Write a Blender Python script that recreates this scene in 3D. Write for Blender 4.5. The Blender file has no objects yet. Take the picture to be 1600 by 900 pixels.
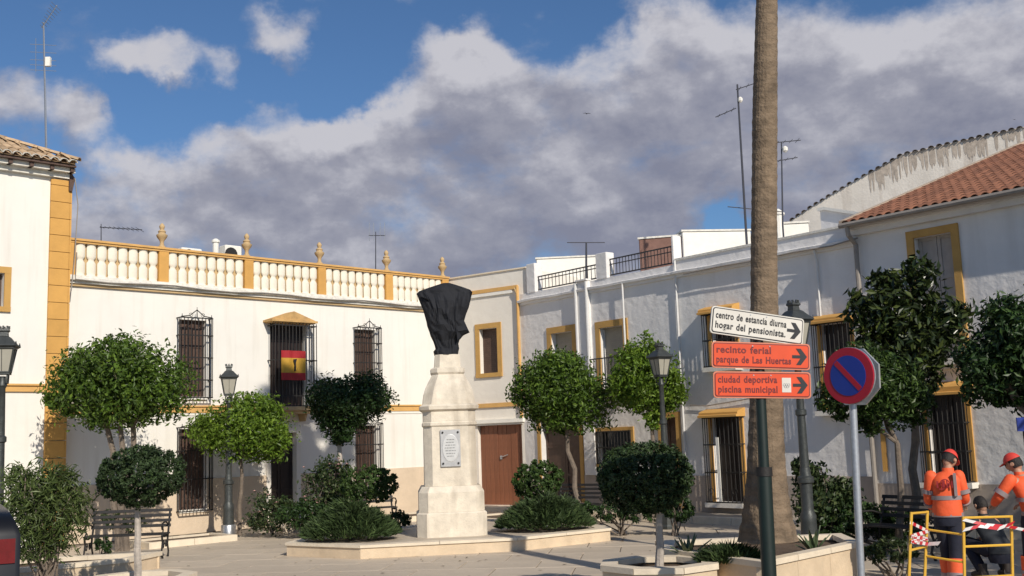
import bpy, math, random
from mathutils import Vector, Matrix, noise
R = math.radians
sc = bpy.context.scene
col = sc.collection
rnd = random.Random(7)

# ---------------------------------------------------------------- camera
F = 1683.0
EYE = Vector((0, 0, 2.0))
PITCH, ROLL = math.atan(236/F), math.atan(.0341)
_f = Vector((0, math.cos(PITCH), math.sin(PITCH)))
_u0 = Vector((0, -math.sin(PITCH), math.cos(PITCH)))
_r0 = Vector((1, 0, 0))
_r = _r0*math.cos(ROLL) - _u0*math.sin(ROLL)
_u = _u0*math.cos(ROLL) + _r0*math.sin(ROLL)
cam_d = bpy.data.cameras.new('camera')
cam = bpy.data.objects.new('camera', cam_d)
col.objects.link(cam)
cam_d.sensor_width = 36
cam_d.lens = F/1600*36
cam_d.clip_end = 3000
M4 = Matrix(((_r.x, _u.x, -_f.x, EYE.x), (_r.y, _u.y, -_f.y, EYE.y), (_r.z, _u.z, -_f.z, EYE.z), (0, 0, 0, 1)))
cam.matrix_world = M4
sc.camera = cam

def ray(px, py):
    return _f + _r*((px-800)/F) + _u*((450-py)/F)
def hor(px):
    return 713.3 - .0341*px
def at(px, py, Y):
    """point seen at a pixel of the photograph, Y metres in front"""
    d = ray(px, py)
    return EYE + d*(Y/d.y)
def ground(px, Y, z=0.0):
    """point of height z under that pixel column, Y metres in front"""
    d = ray(px, hor(px))
    for _ in range(3):
        p = EYE + d*(Y/d.y)
        q = Vector((p.x, p.y, z)) - EYE
        y = 450 - F*(q.dot(_u))/(q.dot(_f))
        d = ray(px, y)
    p = EYE + d*(Y/d.y)
    return Vector((p.x, p.y, z))

# ---------------------------------------------------------------- light
SUN_AZ, SUN_EL = R(-63), R(33)
S = Vector((math.cos(SUN_EL)*math.cos(SUN_AZ), math.cos(SUN_EL)*math.sin(SUN_AZ), math.sin(SUN_EL)))
sun_d = bpy.data.lights.new('sun', 'SUN')
sun_d.energy = 4.4
sun_d.angle = R(.53)
sun_d.color = (1, .92, .80)
sun = bpy.data.objects.new('sun', sun_d)
col.objects.link(sun)
sun.rotation_euler = (-S).to_track_quat('-Z', 'Y').to_euler()
sun.location = (20, -30, 30)
sc.view_settings.view_transform = 'Standard'
sc.view_settings.look = 'None'
sc.view_settings.exposure = 0.0
sc.view_settings.gamma = 1.0
sc.cycles.max_bounces = 5
sc.cycles.diffuse_bounces = 3
sc.cycles.glossy_bounces = 2
sc.cycles.transmission_bounces = 3
sc.cycles.transparent_max_bounces = 6

world = bpy.data.worlds.new('World')
sc.world = world
world.use_nodes = True
wt = world.node_tree
wt.nodes.clear()
def wn(t, **k):
    n = wt.nodes.new(t)
    for a, b in k.items():
        setattr(n, a, b)
    return n
def wl(a, b):
    wt.links.new(a, b)
def wmath(op, a, b=None, c=None, clamp=False):
    n = wn('ShaderNodeMath', operation=op, use_clamp=clamp)
    for i, v in enumerate((a, b, c)):
        if v is None: continue
        if isinstance(v, (int, float)): n.inputs[i].default_value = v
        else: wl(v, n.inputs[i])
    return n.outputs[0]
sky = wn('ShaderNodeTexSky', sky_type='NISHITA', sun_disc=False)
sky.sun_elevation = SUN_EL
sky.sun_rotation = math.pi/2 - SUN_AZ
sky.air_density = 1.0
sky.dust_density = .4
sky.ozone_density = 5.0
tc = wn('ShaderNodeTexCoord')
geo = tc.outputs['Generated']
sx = wn('ShaderNodeSeparateXYZ'); wl(geo, sx.inputs[0])
zc = wmath('MAXIMUM', sx.outputs['Z'], 0.0)
den = wmath('ADD', zc, .32)
BLOBS = [(150, 345, 120, .30), (250, 330, 130, .32), (370, 285, 110, .32), (480, 265, 100, .34), (560, 250, 100, .3), (450, 320, 220, .30), (650, 330, 200, .26), (620, 200, 110, .30), (730, 190, 150, .30), (752, 118, 80, .34), (690, 90, 60, .2),
         (850, 300, 220, .30), (960, 112, 100, .32), (930, 220, 200, .30), (1070, 80, 100, .30), (1120, 180, 200, .28), (1290, 100, 170, .26), (1350, 260, 260, .30), (1500, 80, 150, .22), (1580, 220, 280, .30),
         (1950, 150, 420, .28), (-200, 380, 180, .2), (620, 400, 150, .22), (820, 400, 170, .28), (1000, 370, 150, .26), (460, 420, 150, .2), (250, 400, 170, .2),
         (175, 92, 50, .26), (235, 97, 62, .30), (300, 100, 66, .30), (355, 108, 40, .20), (450, 60, 62, .27), (395, 45, 45, .14), (122, 186, 55, .30), (20, 170, 70, .26),
         (640, 262, 45, -.14), (700, 365, 45, -.16), (1130, 345, 44, -.34), (1210, 400, 120, .25), (200, 148, 60, -.22), (330, 150, 60, -.16), (520, 118, 90, -.25), (412, 112, 50, -.22), (575, 60, 70, -.2), (1180, 40, 90, -.10), (1420, 30, 100, -.12), (1590, 10, 110, -.12), (1290, 5, 70, -.10), (880, 80, 40, -.12)]
def fbm(vec, scale, detail, rough, off=(0, 0, 0), dist=0.0):
    a = wn('ShaderNodeVectorMath', operation='ADD'); wl(vec, a.inputs[0]); a.inputs[1].default_value = off
    m_ = wn('ShaderNodeVectorMath', operation='MULTIPLY'); wl(a.outputs[0], m_.inputs[0]); m_.inputs[1].default_value = (1, 1, 1.55)
    n1 = wn('ShaderNodeTexNoise'); wl(m_.outputs[0], n1.inputs['Vector'])
    n1.inputs['Scale'].default_value = scale; n1.inputs['Detail'].default_value = detail; n1.inputs['Roughness'].default_value = rough; n1.inputs['Distortion'].default_value = dist
    return n1.outputs['Fac']
# the outline of the clouds is warped so that it never follows the round places above
wpn = wn('ShaderNodeTexNoise'); wl(geo, wpn.inputs['Vector']); wpn.inputs['Scale'].default_value = 9; wpn.inputs['Detail'].default_value = 6; wpn.inputs['Roughness'].default_value = .6
wsub = wn('ShaderNodeVectorMath', operation='SUBTRACT'); wl(wpn.outputs['Color'], wsub.inputs[0]); wsub.inputs[1].default_value = (.5, .5, .5)
wsc = wn('ShaderNodeVectorMath', operation='SCALE'); wl(wsub.outputs[0], wsc.inputs[0]); wsc.inputs['Scale'].default_value = .10
wadd = wn('ShaderNodeVectorMath', operation='ADD'); wl(geo, wadd.inputs[0]); wl(wsc.outputs[0], wadd.inputs[1])
def layer(off):
    d = wn('ShaderNodeVectorMath', operation='ADD'); wl(wadd.outputs[0], d.inputs[0]); d.inputs[1].default_value = off
    tot = None
    for (px, py, rad, w) in BLOBS:
        c = ray(px, py).normalized()
        dt = wn('ShaderNodeVectorMath', operation='DISTANCE'); wl(d.outputs[0], dt.inputs[0]); dt.inputs[1].default_value = c
        mr = wn('ShaderNodeMapRange', interpolation_type='SMOOTHSTEP'); wl(dt.outputs['Value'], mr.inputs['Value'])
        mr.inputs['From Min'].default_value = rad/F*.25; mr.inputs['From Max'].default_value = rad/F*1.08
        mr.inputs['To Min'].default_value = w; mr.inputs['To Max'].default_value = 0
        tot = mr.outputs[0] if tot is None else wmath('ADD', tot, mr.outputs[0])
    tot = wmath('MINIMUM', tot, .40)
    nn = wmath('MULTIPLY_ADD', fbm(geo, 8.5, 12, .60, off, .1), 1.0, -.10)
    return wmath('ADD', nn, tot)
dens = layer((0, 0, 0))
dens2 = layer((.012, -.004, .035))
fac = wn('ShaderNodeMapRange', interpolation_type='SMOOTHSTEP'); wl(dens, fac.inputs['Value'])
fac.inputs['From Min'].default_value = .43; fac.inputs['From Max'].default_value = .78; fac.inputs['To Max'].default_value = .97
relief = wmath('SUBTRACT', dens, dens2)
puff = wmath('SUBTRACT', fbm(geo, 15, 10, .58), fbm(geo, 15, 10, .58, (.006, -.002, .018)))
big = wmath('SUBTRACT', fbm(geo, 5.5, 4, .5), .5)
thick = wn('ShaderNodeMapRange'); wl(dens, thick.inputs['Value'])
thick.inputs['From Min'].default_value = .55; thick.inputs['From Max'].default_value = .85
sh = wmath('MULTIPLY_ADD', relief, 1.5, .60)
sh = wmath('MULTIPLY_ADD', puff, 1.5, sh)
sh = wmath('MULTIPLY_ADD', big, 1.5, sh)
sh = wmath('MULTIPLY_ADD', wmath('SUBTRACT', wmath('MINIMUM', sx.outputs['Z'], .5), .27), 1.1, sh)
sh = wmath('MULTIPLY_ADD', thick.outputs[0], -.22, sh, clamp=True)
cr = wn('ShaderNodeValToRGB'); wl(sh, cr.inputs[0])
cr.color_ramp.elements[0].color = (.230, .240, .315, 1)
cr.color_ramp.elements[1].color = (.57, .565, .61, 1)
e = cr.color_ramp.elements.new(.45); e.color = (.325, .33, .395, 1)
cs = wn('ShaderNodeVectorMath', operation='SCALE'); wl(cr.outputs[0], cs.inputs[0]); cs.inputs['Scale'].default_value = 10.0
tint = wn('ShaderNodeVectorMath', operation='MULTIPLY'); wl(sky.outputs[0], tint.inputs[0]); tint.inputs[1].default_value = (.66, .78, .88)
mx = wn('ShaderNodeMix', data_type='RGBA'); wl(fac.outputs[0], mx.inputs['Factor']); wl(tint.outputs[0], mx.inputs['A']); wl(cs.outputs[0], mx.inputs['B'])
bg = wn('ShaderNodeBackground'); wl(mx.outputs['Result'], bg.inputs['Color']); bg.inputs['Strength'].default_value = .10
wo = wn('ShaderNodeOutputWorld'); wl(bg.outputs[0], wo.inputs['Surface'])

# ---------------------------------------------------------------- materials
def mat(name, c, rough=.8, nscale=6, namt=.12, bump=0, bscale=40, metal=0, c2=None, island=0, objrand=0, spec=None, streak=0, grime=None, coord='Object', bdist=.02, sv=(1, 1, .09)):
    m = bpy.data.materials.new(name)
    m.use_nodes = True
    t = m.node_tree
    b = t.nodes['Principled BSDF']
    N = lambda k, **kw: _n(t, k, kw)
    L = t.links.new
    tcn = N('ShaderNodeTexCoord')
    v = tcn.outputs[coord]
    nz = N('ShaderNodeTexNoise'); L(v, nz.inputs['Vector'])
    nz.inputs['Scale'].default_value = nscale; nz.inputs['Detail'].default_value = 6; nz.inputs['Roughness'].default_value = .62
    ramp = N('ShaderNodeValToRGB'); L(nz.outputs['Fac'], ramp.inputs[0])
    ramp.color_ramp.elements[0].position = .28; ramp.color_ramp.elements[1].position = .72
    a = [max(0, x*(1-namt)) for x in c]
    d = [min(.9, x*(1+namt)) for x in (c2 or c)]
    ramp.color_ramp.elements[0].color = (*a, 1); ramp.color_ramp.elements[1].color = (*d, 1)
    out = ramp.outputs[0]
    if streak:
        mp = N('ShaderNodeMapping'); L(v, mp.inputs[0]); mp.inputs['Scale'].default_value = sv
        n2 = N('ShaderNodeTexNoise'); L(mp.outputs[0], n2.inputs['Vector']); n2.inputs['Scale'].default_value = 2.6; n2.inputs['Detail'].default_value = 5
        mr = N('ShaderNodeMapRange'); L(n2.outputs['Fac'], mr.inputs['Value'])
        mr.inputs['From Min'].default_value = .52; mr.inputs['From Max'].default_value = .75; mr.inputs['To Max'].default_value = streak
        mm = N('ShaderNodeMix', data_type='RGBA'); L(mr.outputs[0], mm.inputs['Factor']); L(out, mm.inputs['A'])
        g = grime or [x*.55 for x in c]
        mm.inputs['B'].default_value = (*g, 1)
        out = mm.outputs['Result']
    if island or objrand:
        if island:
            g = N('ShaderNodeNewGeometry'); rv = g.outputs['Random Per Island']
        else:
            g = N('ShaderNodeObjectInfo'); rv = g.outputs['Random']
        amt = island or objrand
        mr = N('ShaderNodeMapRange'); L(rv, mr.inputs['Value']); mr.inputs['To Min'].default_value = 1-amt; mr.inputs['To Max'].default_value = 1+amt
        vm = N('ShaderNodeVectorMath', operation='SCALE'); L(out, vm.inputs[0]); L(mr.outputs[0], vm.inputs['Scale'])
        out = vm.outputs[0]
    L(out, b.inputs['Base Color'])
    b.inputs['Roughness'].default_value = rough
    b.inputs['Metallic'].default_value = metal
    if spec is not None: b.inputs['Specular IOR Level'].default_value = spec
    if bump:
        n3 = N('ShaderNodeTexNoise'); L(v, n3.inputs['Vector']); n3.inputs['Scale'].default_value = bscale; n3.inputs['Detail'].default_value = 4
        bp = N('ShaderNodeBump'); L(n3.outputs['Fac'], bp.inputs['Height']); bp.inputs['Strength'].default_value = bump; bp.inputs['Distance'].default_value = bdist
        L(bp.outputs[0], b.inputs['Normal'])
    return m
def _n(t, k, kw):
    n = t.nodes.new(k)
    for a, b in kw.items(): setattr(n, a, b)
    return n
def leafmat(name, c, c2, rough=.45, trans=.25, var=.35):
    m = bpy.data.materials.new(name); m.use_nodes = True
    t = m.node_tree; b = t.nodes['Principled BSDF']; L = t.links.new
    g = t.nodes.new('ShaderNodeNewGeometry')
    r = t.nodes.new('ShaderNodeValToRGB'); L(g.outputs['Random Per Island'], r.inputs[0])
    r.color_ramp.elements[0].color = (*[x*(1-var) for x in c], 1); r.color_ramp.elements[1].color = (*c2, 1)
    e = r.color_ramp.elements.new(.55); e.color = (*c, 1)
    tcx = t.nodes.new('ShaderNodeTexCoord'); nz = t.nodes.new('ShaderNodeTexNoise'); L(tcx.outputs['Object'], nz.inputs['Vector']); nz.inputs['Scale'].default_value = 2.6; nz.inputs['Detail'].default_value = 3
    mrr = t.nodes.new('ShaderNodeMapRange'); L(nz.outputs['Fac'], mrr.inputs['Value']); mrr.inputs['From Min'].default_value = .3; mrr.inputs['From Max'].default_value = .7; mrr.inputs['To Min'].default_value = .68; mrr.inputs['To Max'].default_value = 1.38
    vmm = t.nodes.new('ShaderNodeVectorMath'); vmm.operation = 'SCALE'; L(r.outputs[0], vmm.inputs[0]); L(mrr.outputs[0], vmm.inputs['Scale'])
    L(vmm.outputs[0], b.inputs['Base Color']); b.inputs['Roughness'].default_value = rough
    b.inputs['Specular IOR Level'].default_value = .35
    tr = t.nodes.new('ShaderNodeBsdfTranslucent'); L(r.outputs[0], tr.inputs['Color'])
    mxs = t.nodes.new('ShaderNodeMixShader'); mxs.inputs[0].default_value = trans
    L(b.outputs[0], mxs.inputs[1]); L(tr.outputs[0], mxs.inputs[2])
    L(mxs.outputs[0], t.nodes['Material Output'].inputs['Surface'])
    return m
def glass(name, c=(.03, .035, .04), alpha=1.0, rough=.06):
    m = bpy.data.materials.new(name); m.use_nodes = True
    b = m.node_tree.nodes['Principled BSDF']
    b.inputs['Base Color'].default_value = (*c, 1); b.inputs['Roughness'].default_value = rough; b.inputs['Alpha'].default_value = alpha
    return m

M = dict(
    plaster=mat('white_plaster', (.77, .74, .68), .9, .7, .05, .25, 3.5, sv=(1.9, 1.9, .14), streak=.34, grime=(.55, .50, .42), bdist=.03),
    lumpy=mat('lumpy_limewash', (.76, .735, .71), .92, .9, .07, .55, 5.5, streak=.30, grime=(.48, .46, .44), bdist=.035),
    creamwall=mat('cream_limewash', (.76, .71, .63), .92, 1.0, .05, .4, 4, streak=.15, grime=(.55, .48, .4), bdist=.03),
    ochre=mat('ochre_paint', (.60, .325, .085), .85, 2.5, .10, .3, 25, objrand=.06, streak=.2, grime=(.45, .25, .10), bdist=.01),
    ochre2=mat('pale_ochre_paint', (.62, .36, .12), .85, 3, .12, .3, 25, streak=.25, grime=(.38, .26, .14), bdist=.01),
    ochretrim=mat('ochre_window_surround', (.50, .29, .085), .85, 3, .12, .3, 25, streak=.2, grime=(.35, .24, .12), bdist=.01),
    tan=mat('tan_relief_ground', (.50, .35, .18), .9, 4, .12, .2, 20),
    white=mat('white_paint', (.80, .77, .70), .8, 4, .05, .2, 20),
    dado=mat('sandy_dado', (.62, .50, .37), .9, 1.6, .10, .4, 12, streak=.3, grime=(.46, .36, .26)),
    dado2=mat('taupe_dado', (.42, .35, .29), .9, 1.6, .12, .4, 12, streak=.3, grime=(.3, .25, .2)),
    stone=mat('cream_planter_stone', (.62, .49, .34), .75, 3.5, .13, .25, 30, objrand=.05, streak=.35, grime=(.50, .38, .25)),
    cap=mat('pale_cap_stone', (.70, .60, .46), .7, 5, .10, .2, 30, objrand=.05),
    monument=mat('weathered_limestone', (.68, .605, .49), .8, 5, .16, .35, 35, streak=.9, grime=(.36, .30, .23)),
    marble=mat('grey_marble', (.44, .44, .44), .35, 12, .12),
    slab=mat('paving_slab', (.50, .42, .325), .6, 1.1, .12, .2, 40, objrand=.06, streak=0),
    grout=mat('grout', (.20, .165, .13), .9, 4, .15),
    ground=mat('ground_paving', (.36, .31, .25), .85, .8, .12, .2, 20),
    soil=mat('soil', (.10, .065, .04), .95, 12, .35, .8, 30),
    iron=mat('black_iron', (.014, .012, .011), .65, 20, .3, .2, 60),
    rail=mat('rail_iron', (.03, .028, .028), .55, 20, .3),
    lampgreen=mat('lamp_grey_green', (.055, .06, .058), .45, 14, .25, .2, 60, metal=.3),
    silver=mat('silver_sleeve', (.45, .45, .45), .35, 20, .2, metal=.8),
    galv=mat('galvanised_steel', (.42, .44, .47), .42, 25, .12, metal=.55),
    greenpost=mat('green_post_paint', (.005, .014, .011), .5, 15, .2),
    brownwood=mat('dark_brown_shutter', (.085, .048, .034), .6, 8, .25, .3, 40),
    darkwood=mat('near_black_door', (.022, .013, .011), .5, 8, .3),
    redwood=mat('red_brown_door', (.23, .085, .042), .55, 4, .18, .15, 30, objrand=.1, streak=.4, grime=(.13, .05, .03)),
    beigeshut=mat('beige_blind', (.36, .32, .25), .7, 4, .10),
    creamshut=mat('faded_cream_shutter', (.42, .37, .33), .7, 4, .12, streak=.3),
    tile=mat('old_clay_tile', (.36, .24, .15), .9, 5, .35, .4, 25, c2=(.46, .33, .20), objrand=.25),
    redtile=mat('red_clay_tile', (.20, .083, .045), .85, 5, .22, .3, 25, objrand=.22),
    redtiles=mat('red_clay_tiles_far', (.20, .083, .045), .85, 5, .22, .3, 25, island=.2),
    stained=mat('stained_render', (.74, .68, .60), .95, 1.6, .12, .4, 14, streak=.7, grime=(.42, .34, .27)),
    darktile=mat('blackened_tile', (.12, .095, .08), .9, 6, .4, objrand=.3),
    cloth=mat('black_cloth', (.009, .010, .014), .85, 10, .2, .3, 14, bdist=.02),
    trunk=mat('grey_bark', (.17, .135, .105), .95, 9, .3, .6, 30, streak=.4),
    whitetrunk=mat('whitewashed_bark', (.42, .37, .32), .95, 9, .25, .6, 30, streak=.5, grime=(.2, .16, .12)),
    palm=mat('palm_bark', (.18, .13, .085), .95, 5, .42, 1.0, 30, streak=.6, grime=(.06, .045, .03), sv=(.7, .7, 5.5)),
    antenna=mat('aluminium_tube', (.33, .34, .36), .4, 20, .1, metal=.6),
    darkantenna=mat('dark_antenna', (.05, .05, .06), .5, 20, .1),
    rust=mat('rusty_brown_wall', (.20, .11, .085), .9, 3, .25),
    glass=glass('dark_glass'),
    lampglass=mat('milky_lamp_glass', (.36, .34, .28), .2, 6, .08),
    mortar=mat('white_mortar', (.70, .67, .60), .9, 10, .2, .4, 40),
    cable=mat('cable_sheath', (.28, .25, .22), .7),
    pipe=mat('white_downpipe', (.66, .65, .63), .6, 6, .08),
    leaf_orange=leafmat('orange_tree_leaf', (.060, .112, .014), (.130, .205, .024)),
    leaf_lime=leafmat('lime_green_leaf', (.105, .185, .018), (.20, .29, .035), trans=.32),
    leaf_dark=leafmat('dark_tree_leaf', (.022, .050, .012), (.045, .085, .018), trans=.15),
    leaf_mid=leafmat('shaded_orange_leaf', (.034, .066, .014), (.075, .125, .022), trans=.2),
    leaf_box=leafmat('topiary_leaf', (.026, .048, .015), (.045, .078, .022), trans=.10, rough=.6),
    leaf_box2=leafmat('topiary_leaf_greener', (.040, .078, .016), (.07, .12, .026), trans=.15, rough=.6),
    leaf_mag=leafmat('magnolia_leaf', (.022, .036, .010), (.07, .09, .022), trans=.08, rough=.3),
    leaf_jun=leafmat('juniper_spray', (.035, .062, .018), (.075, .115, .035), trans=.1, rough=.7),
    leaf_ole=leafmat('oleander_leaf', (.075, .11, .030), (.14, .185, .06), trans=.25),
    leaf_rose=leafmat('rose_leaf', (.035, .06, .02), (.08, .10, .035), trans=.2),
    leaf_palm=leafmat('palm_frond', (.05, .08, .02), (.09, .13, .03), trans=.1),
    petal=leafmat('pink_petal', (.55, .33, .30), (.65, .45, .38), trans=.2),
    agave=leafmat('agave_leaf', (.10, .14, .07), (.16, .20, .10), trans=.05),
)

# ---------------------------------------------------------------- mesh helpers
class MB:
    def __init__(s): s.v = []; s.f = []; s.mi = []; s.m = 0
    def add(s, vs, fs):
        o = len(s.v); s.v += [tuple(v) for v in vs]; s.f += [tuple(i+o for i in f) for f in fs]; s.mi += [s.m]*len(fs); return s
    def box(s, x0, x1, y0, y1, z0, z1):
        v = [(x, y, z) for z in (z0, z1) for y in (y0, y1) for x in (x0, x1)]
        return s.add(v, [(0, 2, 3, 1), (4, 5, 7, 6), (0, 1, 5, 4), (2, 6, 7, 3), (0, 4, 6, 2), (1, 3, 7, 5)])
    def cbox(s, x0, x1, y0, y1, z0, z1, c=.01):
        """box with chamfered vertical and top edges"""
        vs = []
        for z, k in ((z0, 0), (z1-c, 0), (z1, c)):
            a, b, d, e = x0+k, x1-k, y0+k, y1-k
            vs += [(a+c, d, z), (b-c, d, z), (b, d+c, z), (b, e-c, z), (b-c, e, z), (a+c, e, z), (a, e-c, z), (a, d+c, z)]
        fs = [tuple(range(7, -1, -1)), tuple(range(16, 24))]
        for l in (0, 8):
            fs += [(l+i, l+(i+1) % 8, l+8+(i+1) % 8, l+8+i) for i in range(8)]
        return s.add(vs, fs)
    def tube(s, pts, rad, n=8, cap=True):
        pts = [Vector(p) for p in pts]
        if not isinstance(rad, (list, tuple)): rad = [rad]*len(pts)
        vs = []; prev = None
        for i, p in enumerate(pts):
            a = pts[max(0, i-1)]; b = pts[min(len(pts)-1, i+1)]
            t = (b-a).normalized()
            if prev is None: x = t.orthogonal().normalized()
            else:
                x = prev - t*prev.dot(t)
                x = x.normalized() if x.length > 1e-6 else t.orthogonal().normalized()
            prev = x; y = t.cross(x)
            for k in range(n):
                an = 2*math.pi*k/n
                vs.append(p + (x*math.cos(an) + y*math.sin(an))*rad[i])
        fs = []
        for i in range(len(pts)-1):
            for k in range(n):
                fs.append((i*n+k, i*n+(k+1) % n, (i+1)*n+(k+1) % n, (i+1)*n+k))
        if cap:
            fs += [tuple(range(n-1, -1, -1)), tuple(range((len(pts)-1)*n, len(pts)*n))]
        return s.add(vs, fs)
    def lathe(s, prof, n=16, c=(0, 0), rot=0, squash=1):
        """prof: list of (r, z)"""
        vs = []
        for r, z in prof:
            for k in range(n):
                a = 2*math.pi*k/n + rot
                vs.append((c[0]+r*math.cos(a), c[1]+r*math.sin(a)*squash, z))
        fs = []
        for i in range(len(prof)-1):
            for k in range(n):
                fs.append((i*n+k, i*n+(k+1) % n, (i+1)*n+(k+1) % n, (i+1)*n+k))
        fs += [tuple(range(n-1, -1, -1)), tuple(range((len(prof)-1)*n, len(prof)*n))]
        return s.add(vs, fs)
    def prism(s, poly, y0, y1):
        """poly in (x, z), extruded along y"""
        n = len(poly)
        vs = [(x, y0, z) for x, z in poly] + [(x, y1, z) for x, z in poly]
        fs = [tuple(range(n)), tuple(range(2*n-1, n-1, -1))] + [(i, n+i, n+(i+1) % n, (i+1) % n) for i in range(n)]
        return s.add(vs, fs)
    def slabpoly(s, poly, z0, z1):
        n = len(poly)
        vs = [(x, y, z0) for x, y in poly] + [(x, y, z1) for x, y in poly]
        fs = [tuple(range(n-1, -1, -1)), tuple(range(n, 2*n))] + [(i, (i+1) % n, n+(i+1) % n, n+i) for i in range(n)]
        return s.add(vs, fs)
    def mesh(s, name, ms, smooth=False, recalc=True):
        me = bpy.data.meshes.new(name)
        me.from_pydata(s.v, [], s.f)
        for m in (ms if isinstance(ms, (list, tuple)) else [ms]): me.materials.append(m)
        if isinstance(ms, (list, tuple)) and len(ms) > 1: me.polygons.foreach_set('material_index', s.mi)
        if recalc:
            import bmesh
            bm = bmesh.new(); bm.from_mesh(me); bmesh.ops.recalc_face_normals(bm, faces=bm.faces); bm.to_mesh(me); bm.free()
        if smooth:
            me.polygons.foreach_set('use_smooth', [True]*len(me.polygons))
            try: me.set_sharp_from_angle(angle=R(40))
            except Exception: pass
        me.update()
        return me
    def build(s, name, m, parent=None, smooth=False, loc=None, recalc=True):
        return link(name, s.mesh(name, m, smooth, recalc), parent, loc)
def link(name, me, parent=None, loc=None, rot=None):
    o = bpy.data.objects.new(name, me); col.objects.link(o)
    if parent: o.parent = parent
    if loc is not None: o.location = loc
    if rot is not None: o.rotation_euler = rot
    return o
def tag(o, label=None, cat=None, group=None, kind=None):
    if label: o['label'] = label
    if cat: o['category'] = cat
    if group: o['group'] = group
    if kind: o['kind'] = kind
    return o
def thing(name, label, cat, loc=(0, 0, 0), rz=0, group=None):
    o = bpy.data.objects.new(name, None); col.objects.link(o)
    o.location = loc; o.rotation_euler = (0, 0, rz); o.empty_display_size = .2
    return tag(o, label, cat, group)
def kids(o):
    return [x for x in col.objects if x.parent is o]
def copy_tree(o, parent=None, label=None):
    c = o.copy(); col.objects.link(c); c.parent = parent
    if label: c['label'] = label
    for k in kids(o): copy_tree(k, c)
    return c

# ---------------------------------------------------------------- plan of the square
class Fac:
    """a facade line from P to Q: local x along, y outward (towards the square is -y), z up"""
    def __init__(s, P, Q):
        s.P = Vector((P.x, P.y, 0)); d = Vector((Q.x-P.x, Q.y-P.y, 0)); s.L = d.length
        s.ux = d.normalized(); s.uy = Vector((-s.ux.y, s.ux.x, 0)); s.rz = math.atan2(s.ux.y, s.ux.x)
    def sz(s, px, py, n=0.0):
        d = ray(px, py); o = EYE - (s.P + s.uy*n)
        t = -o.dot(s.uy)/d.dot(s.uy)
        p = o + d*t
        return p.dot(s.ux), p.z
    def rect(s, xl, xr, yt, yb, n=0.0):
        ym = (yt+yb)/2; xm = (xl+xr)/2
        return s.sz(xl, ym, n)[0], s.sz(xr, ym, n)[0], s.sz(xm, yb, n)[1], s.sz(xm, yt, n)[1]
P0, P1 = ground(103, 24.5), ground(708, 32.4)
P2, P3 = ground(824, 30.8), ground(1373, 22.3)
dR = (P3-P2).normalized()
P4 = P3 + dR*9
dL = (P1-P0).normalized()
FL = Fac(P0, P1)
FM = Fac(P1, P2)
FR = Fac(P2, P3)
FT = Fac(P3, P4)
PL = P0 - dL*7
FH = Fac(PL - FL.uy*.22, P0 - FL.uy*.22)
FH.L = FH.sz(103, 520)[0]    # left house stands 22 cm forward

def wall_holes(L, H, holes, mname, parent, x0=0.0, z0=0.0, depth=.22, topfn=None, name='wall', y=0.0):
    xs = sorted({x0, L, *[h[0] for h in holes], *[h[1] for h in holes]})
    zs = sorted({z0, H, *[h[2] for h in holes], *[h[3] for h in holes]})
    mb = MB()
    inside = lambda x, z: any(h[0] < x < h[1] and h[2] < z < h[3] for h in holes)
    for i in range(len(xs)-1):
        for j in range(len(zs)-1):
            a, b, c, d = xs[i], xs[i+1], zs[j], zs[j+1]
            if inside((a+b)/2, (c+d)/2): continue
            mb.add([(a, y, c), (b, y, c), (b, y, d), (a, y, d)], [(0, 1, 2, 3)])
    for a, b, c, d in holes:
        mb.add([(a, y, c), (b, y, c), (b, y, d), (a, y, d), (a, y+depth, c), (b, y+depth, c), (b, y+depth, d), (a, y+depth, d)],
               [(0, 4, 5, 1), (1, 5, 6, 2), (2, 6, 7, 3), (3, 7, 4, 0)])
    # top, ends and back of the building body
    D = 6.0
    mb.add([(x0, y, z0), (L, y, z0), (L, y+D, z0), (x0, y+D, z0), (x0, y, H), (L, y, H), (L, y+D, H), (x0, y+D, H)],
           [(4, 5, 6, 7), (0, 4, 7, 3), (1, 2, 6, 5), (3, 7, 6, 2)])
    return mb.build(name, mname, parent, recalc=False)

def surround(parent, r, w=.16, proud=.035, m=None, sill=True, name='window_surround', top=True):
    a, b, c, d = r; mb = MB()
    if not top and not sill:
        MB().box(a-w, a, -proud, .0, c, d).build('window_jamb', m, parent)
        return MB().box(b, b+w, -proud, .0, c, d).build('window_jamb', m, parent)
    mb.box(a-w, a, -proud, .0, c, d); mb.box(b, b+w, -proud, .0, c, d)
    if top: mb.box(a-w, b+w, -proud-.003, .0, d, d+w)
    if sill: mb.box(a-w, b+w, -proud-.02, .0, c-w*.8, c)
    return mb.build(name, m or M['ochretrim'], parent)
def roller(parent, r, m, depth=.16, name='roller_blind', step=.055):
    a, b, c, d = r; mb = MB(); z = c; i = 0
    while z < d-.001:
        z1 = min(d, z+step)
        mb.box(a, b, depth - (.008 if z1-z > .02 else 0), depth+.03, z+.004, z1)
        z = z1; i += 1
    mb.box(a, b, depth+.012, depth+.05, c, d)
    return mb.build(name, m, parent)
def panel_shutter(parent, r, m, depth=.15, leaves=2, name='wooden_shutter', planks=0):
    a, b, c, d = r; w = (b-a)/leaves
    grp = []
    for i in range(leaves):
        x0, x1 = a+i*w+.006, a+(i+1)*w-.006
        mb = MB().box(x0, x1, depth+.02, depth+.05, c, d)
        fw = .07
        mb.box(x0, x0+fw, depth, depth+.02, c, d).box(x1-fw, x1, depth, depth+.02, c, d)
        k = 3
        for j in range(k+1):
            zz = c + (d-c-fw)*j/k
            mb.box(x0+fw, x1-fw, depth+.002, depth+.02, zz, zz+fw)
        grp.append(mb.build(name, m, parent))
    return grp
BARS = {}
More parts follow.
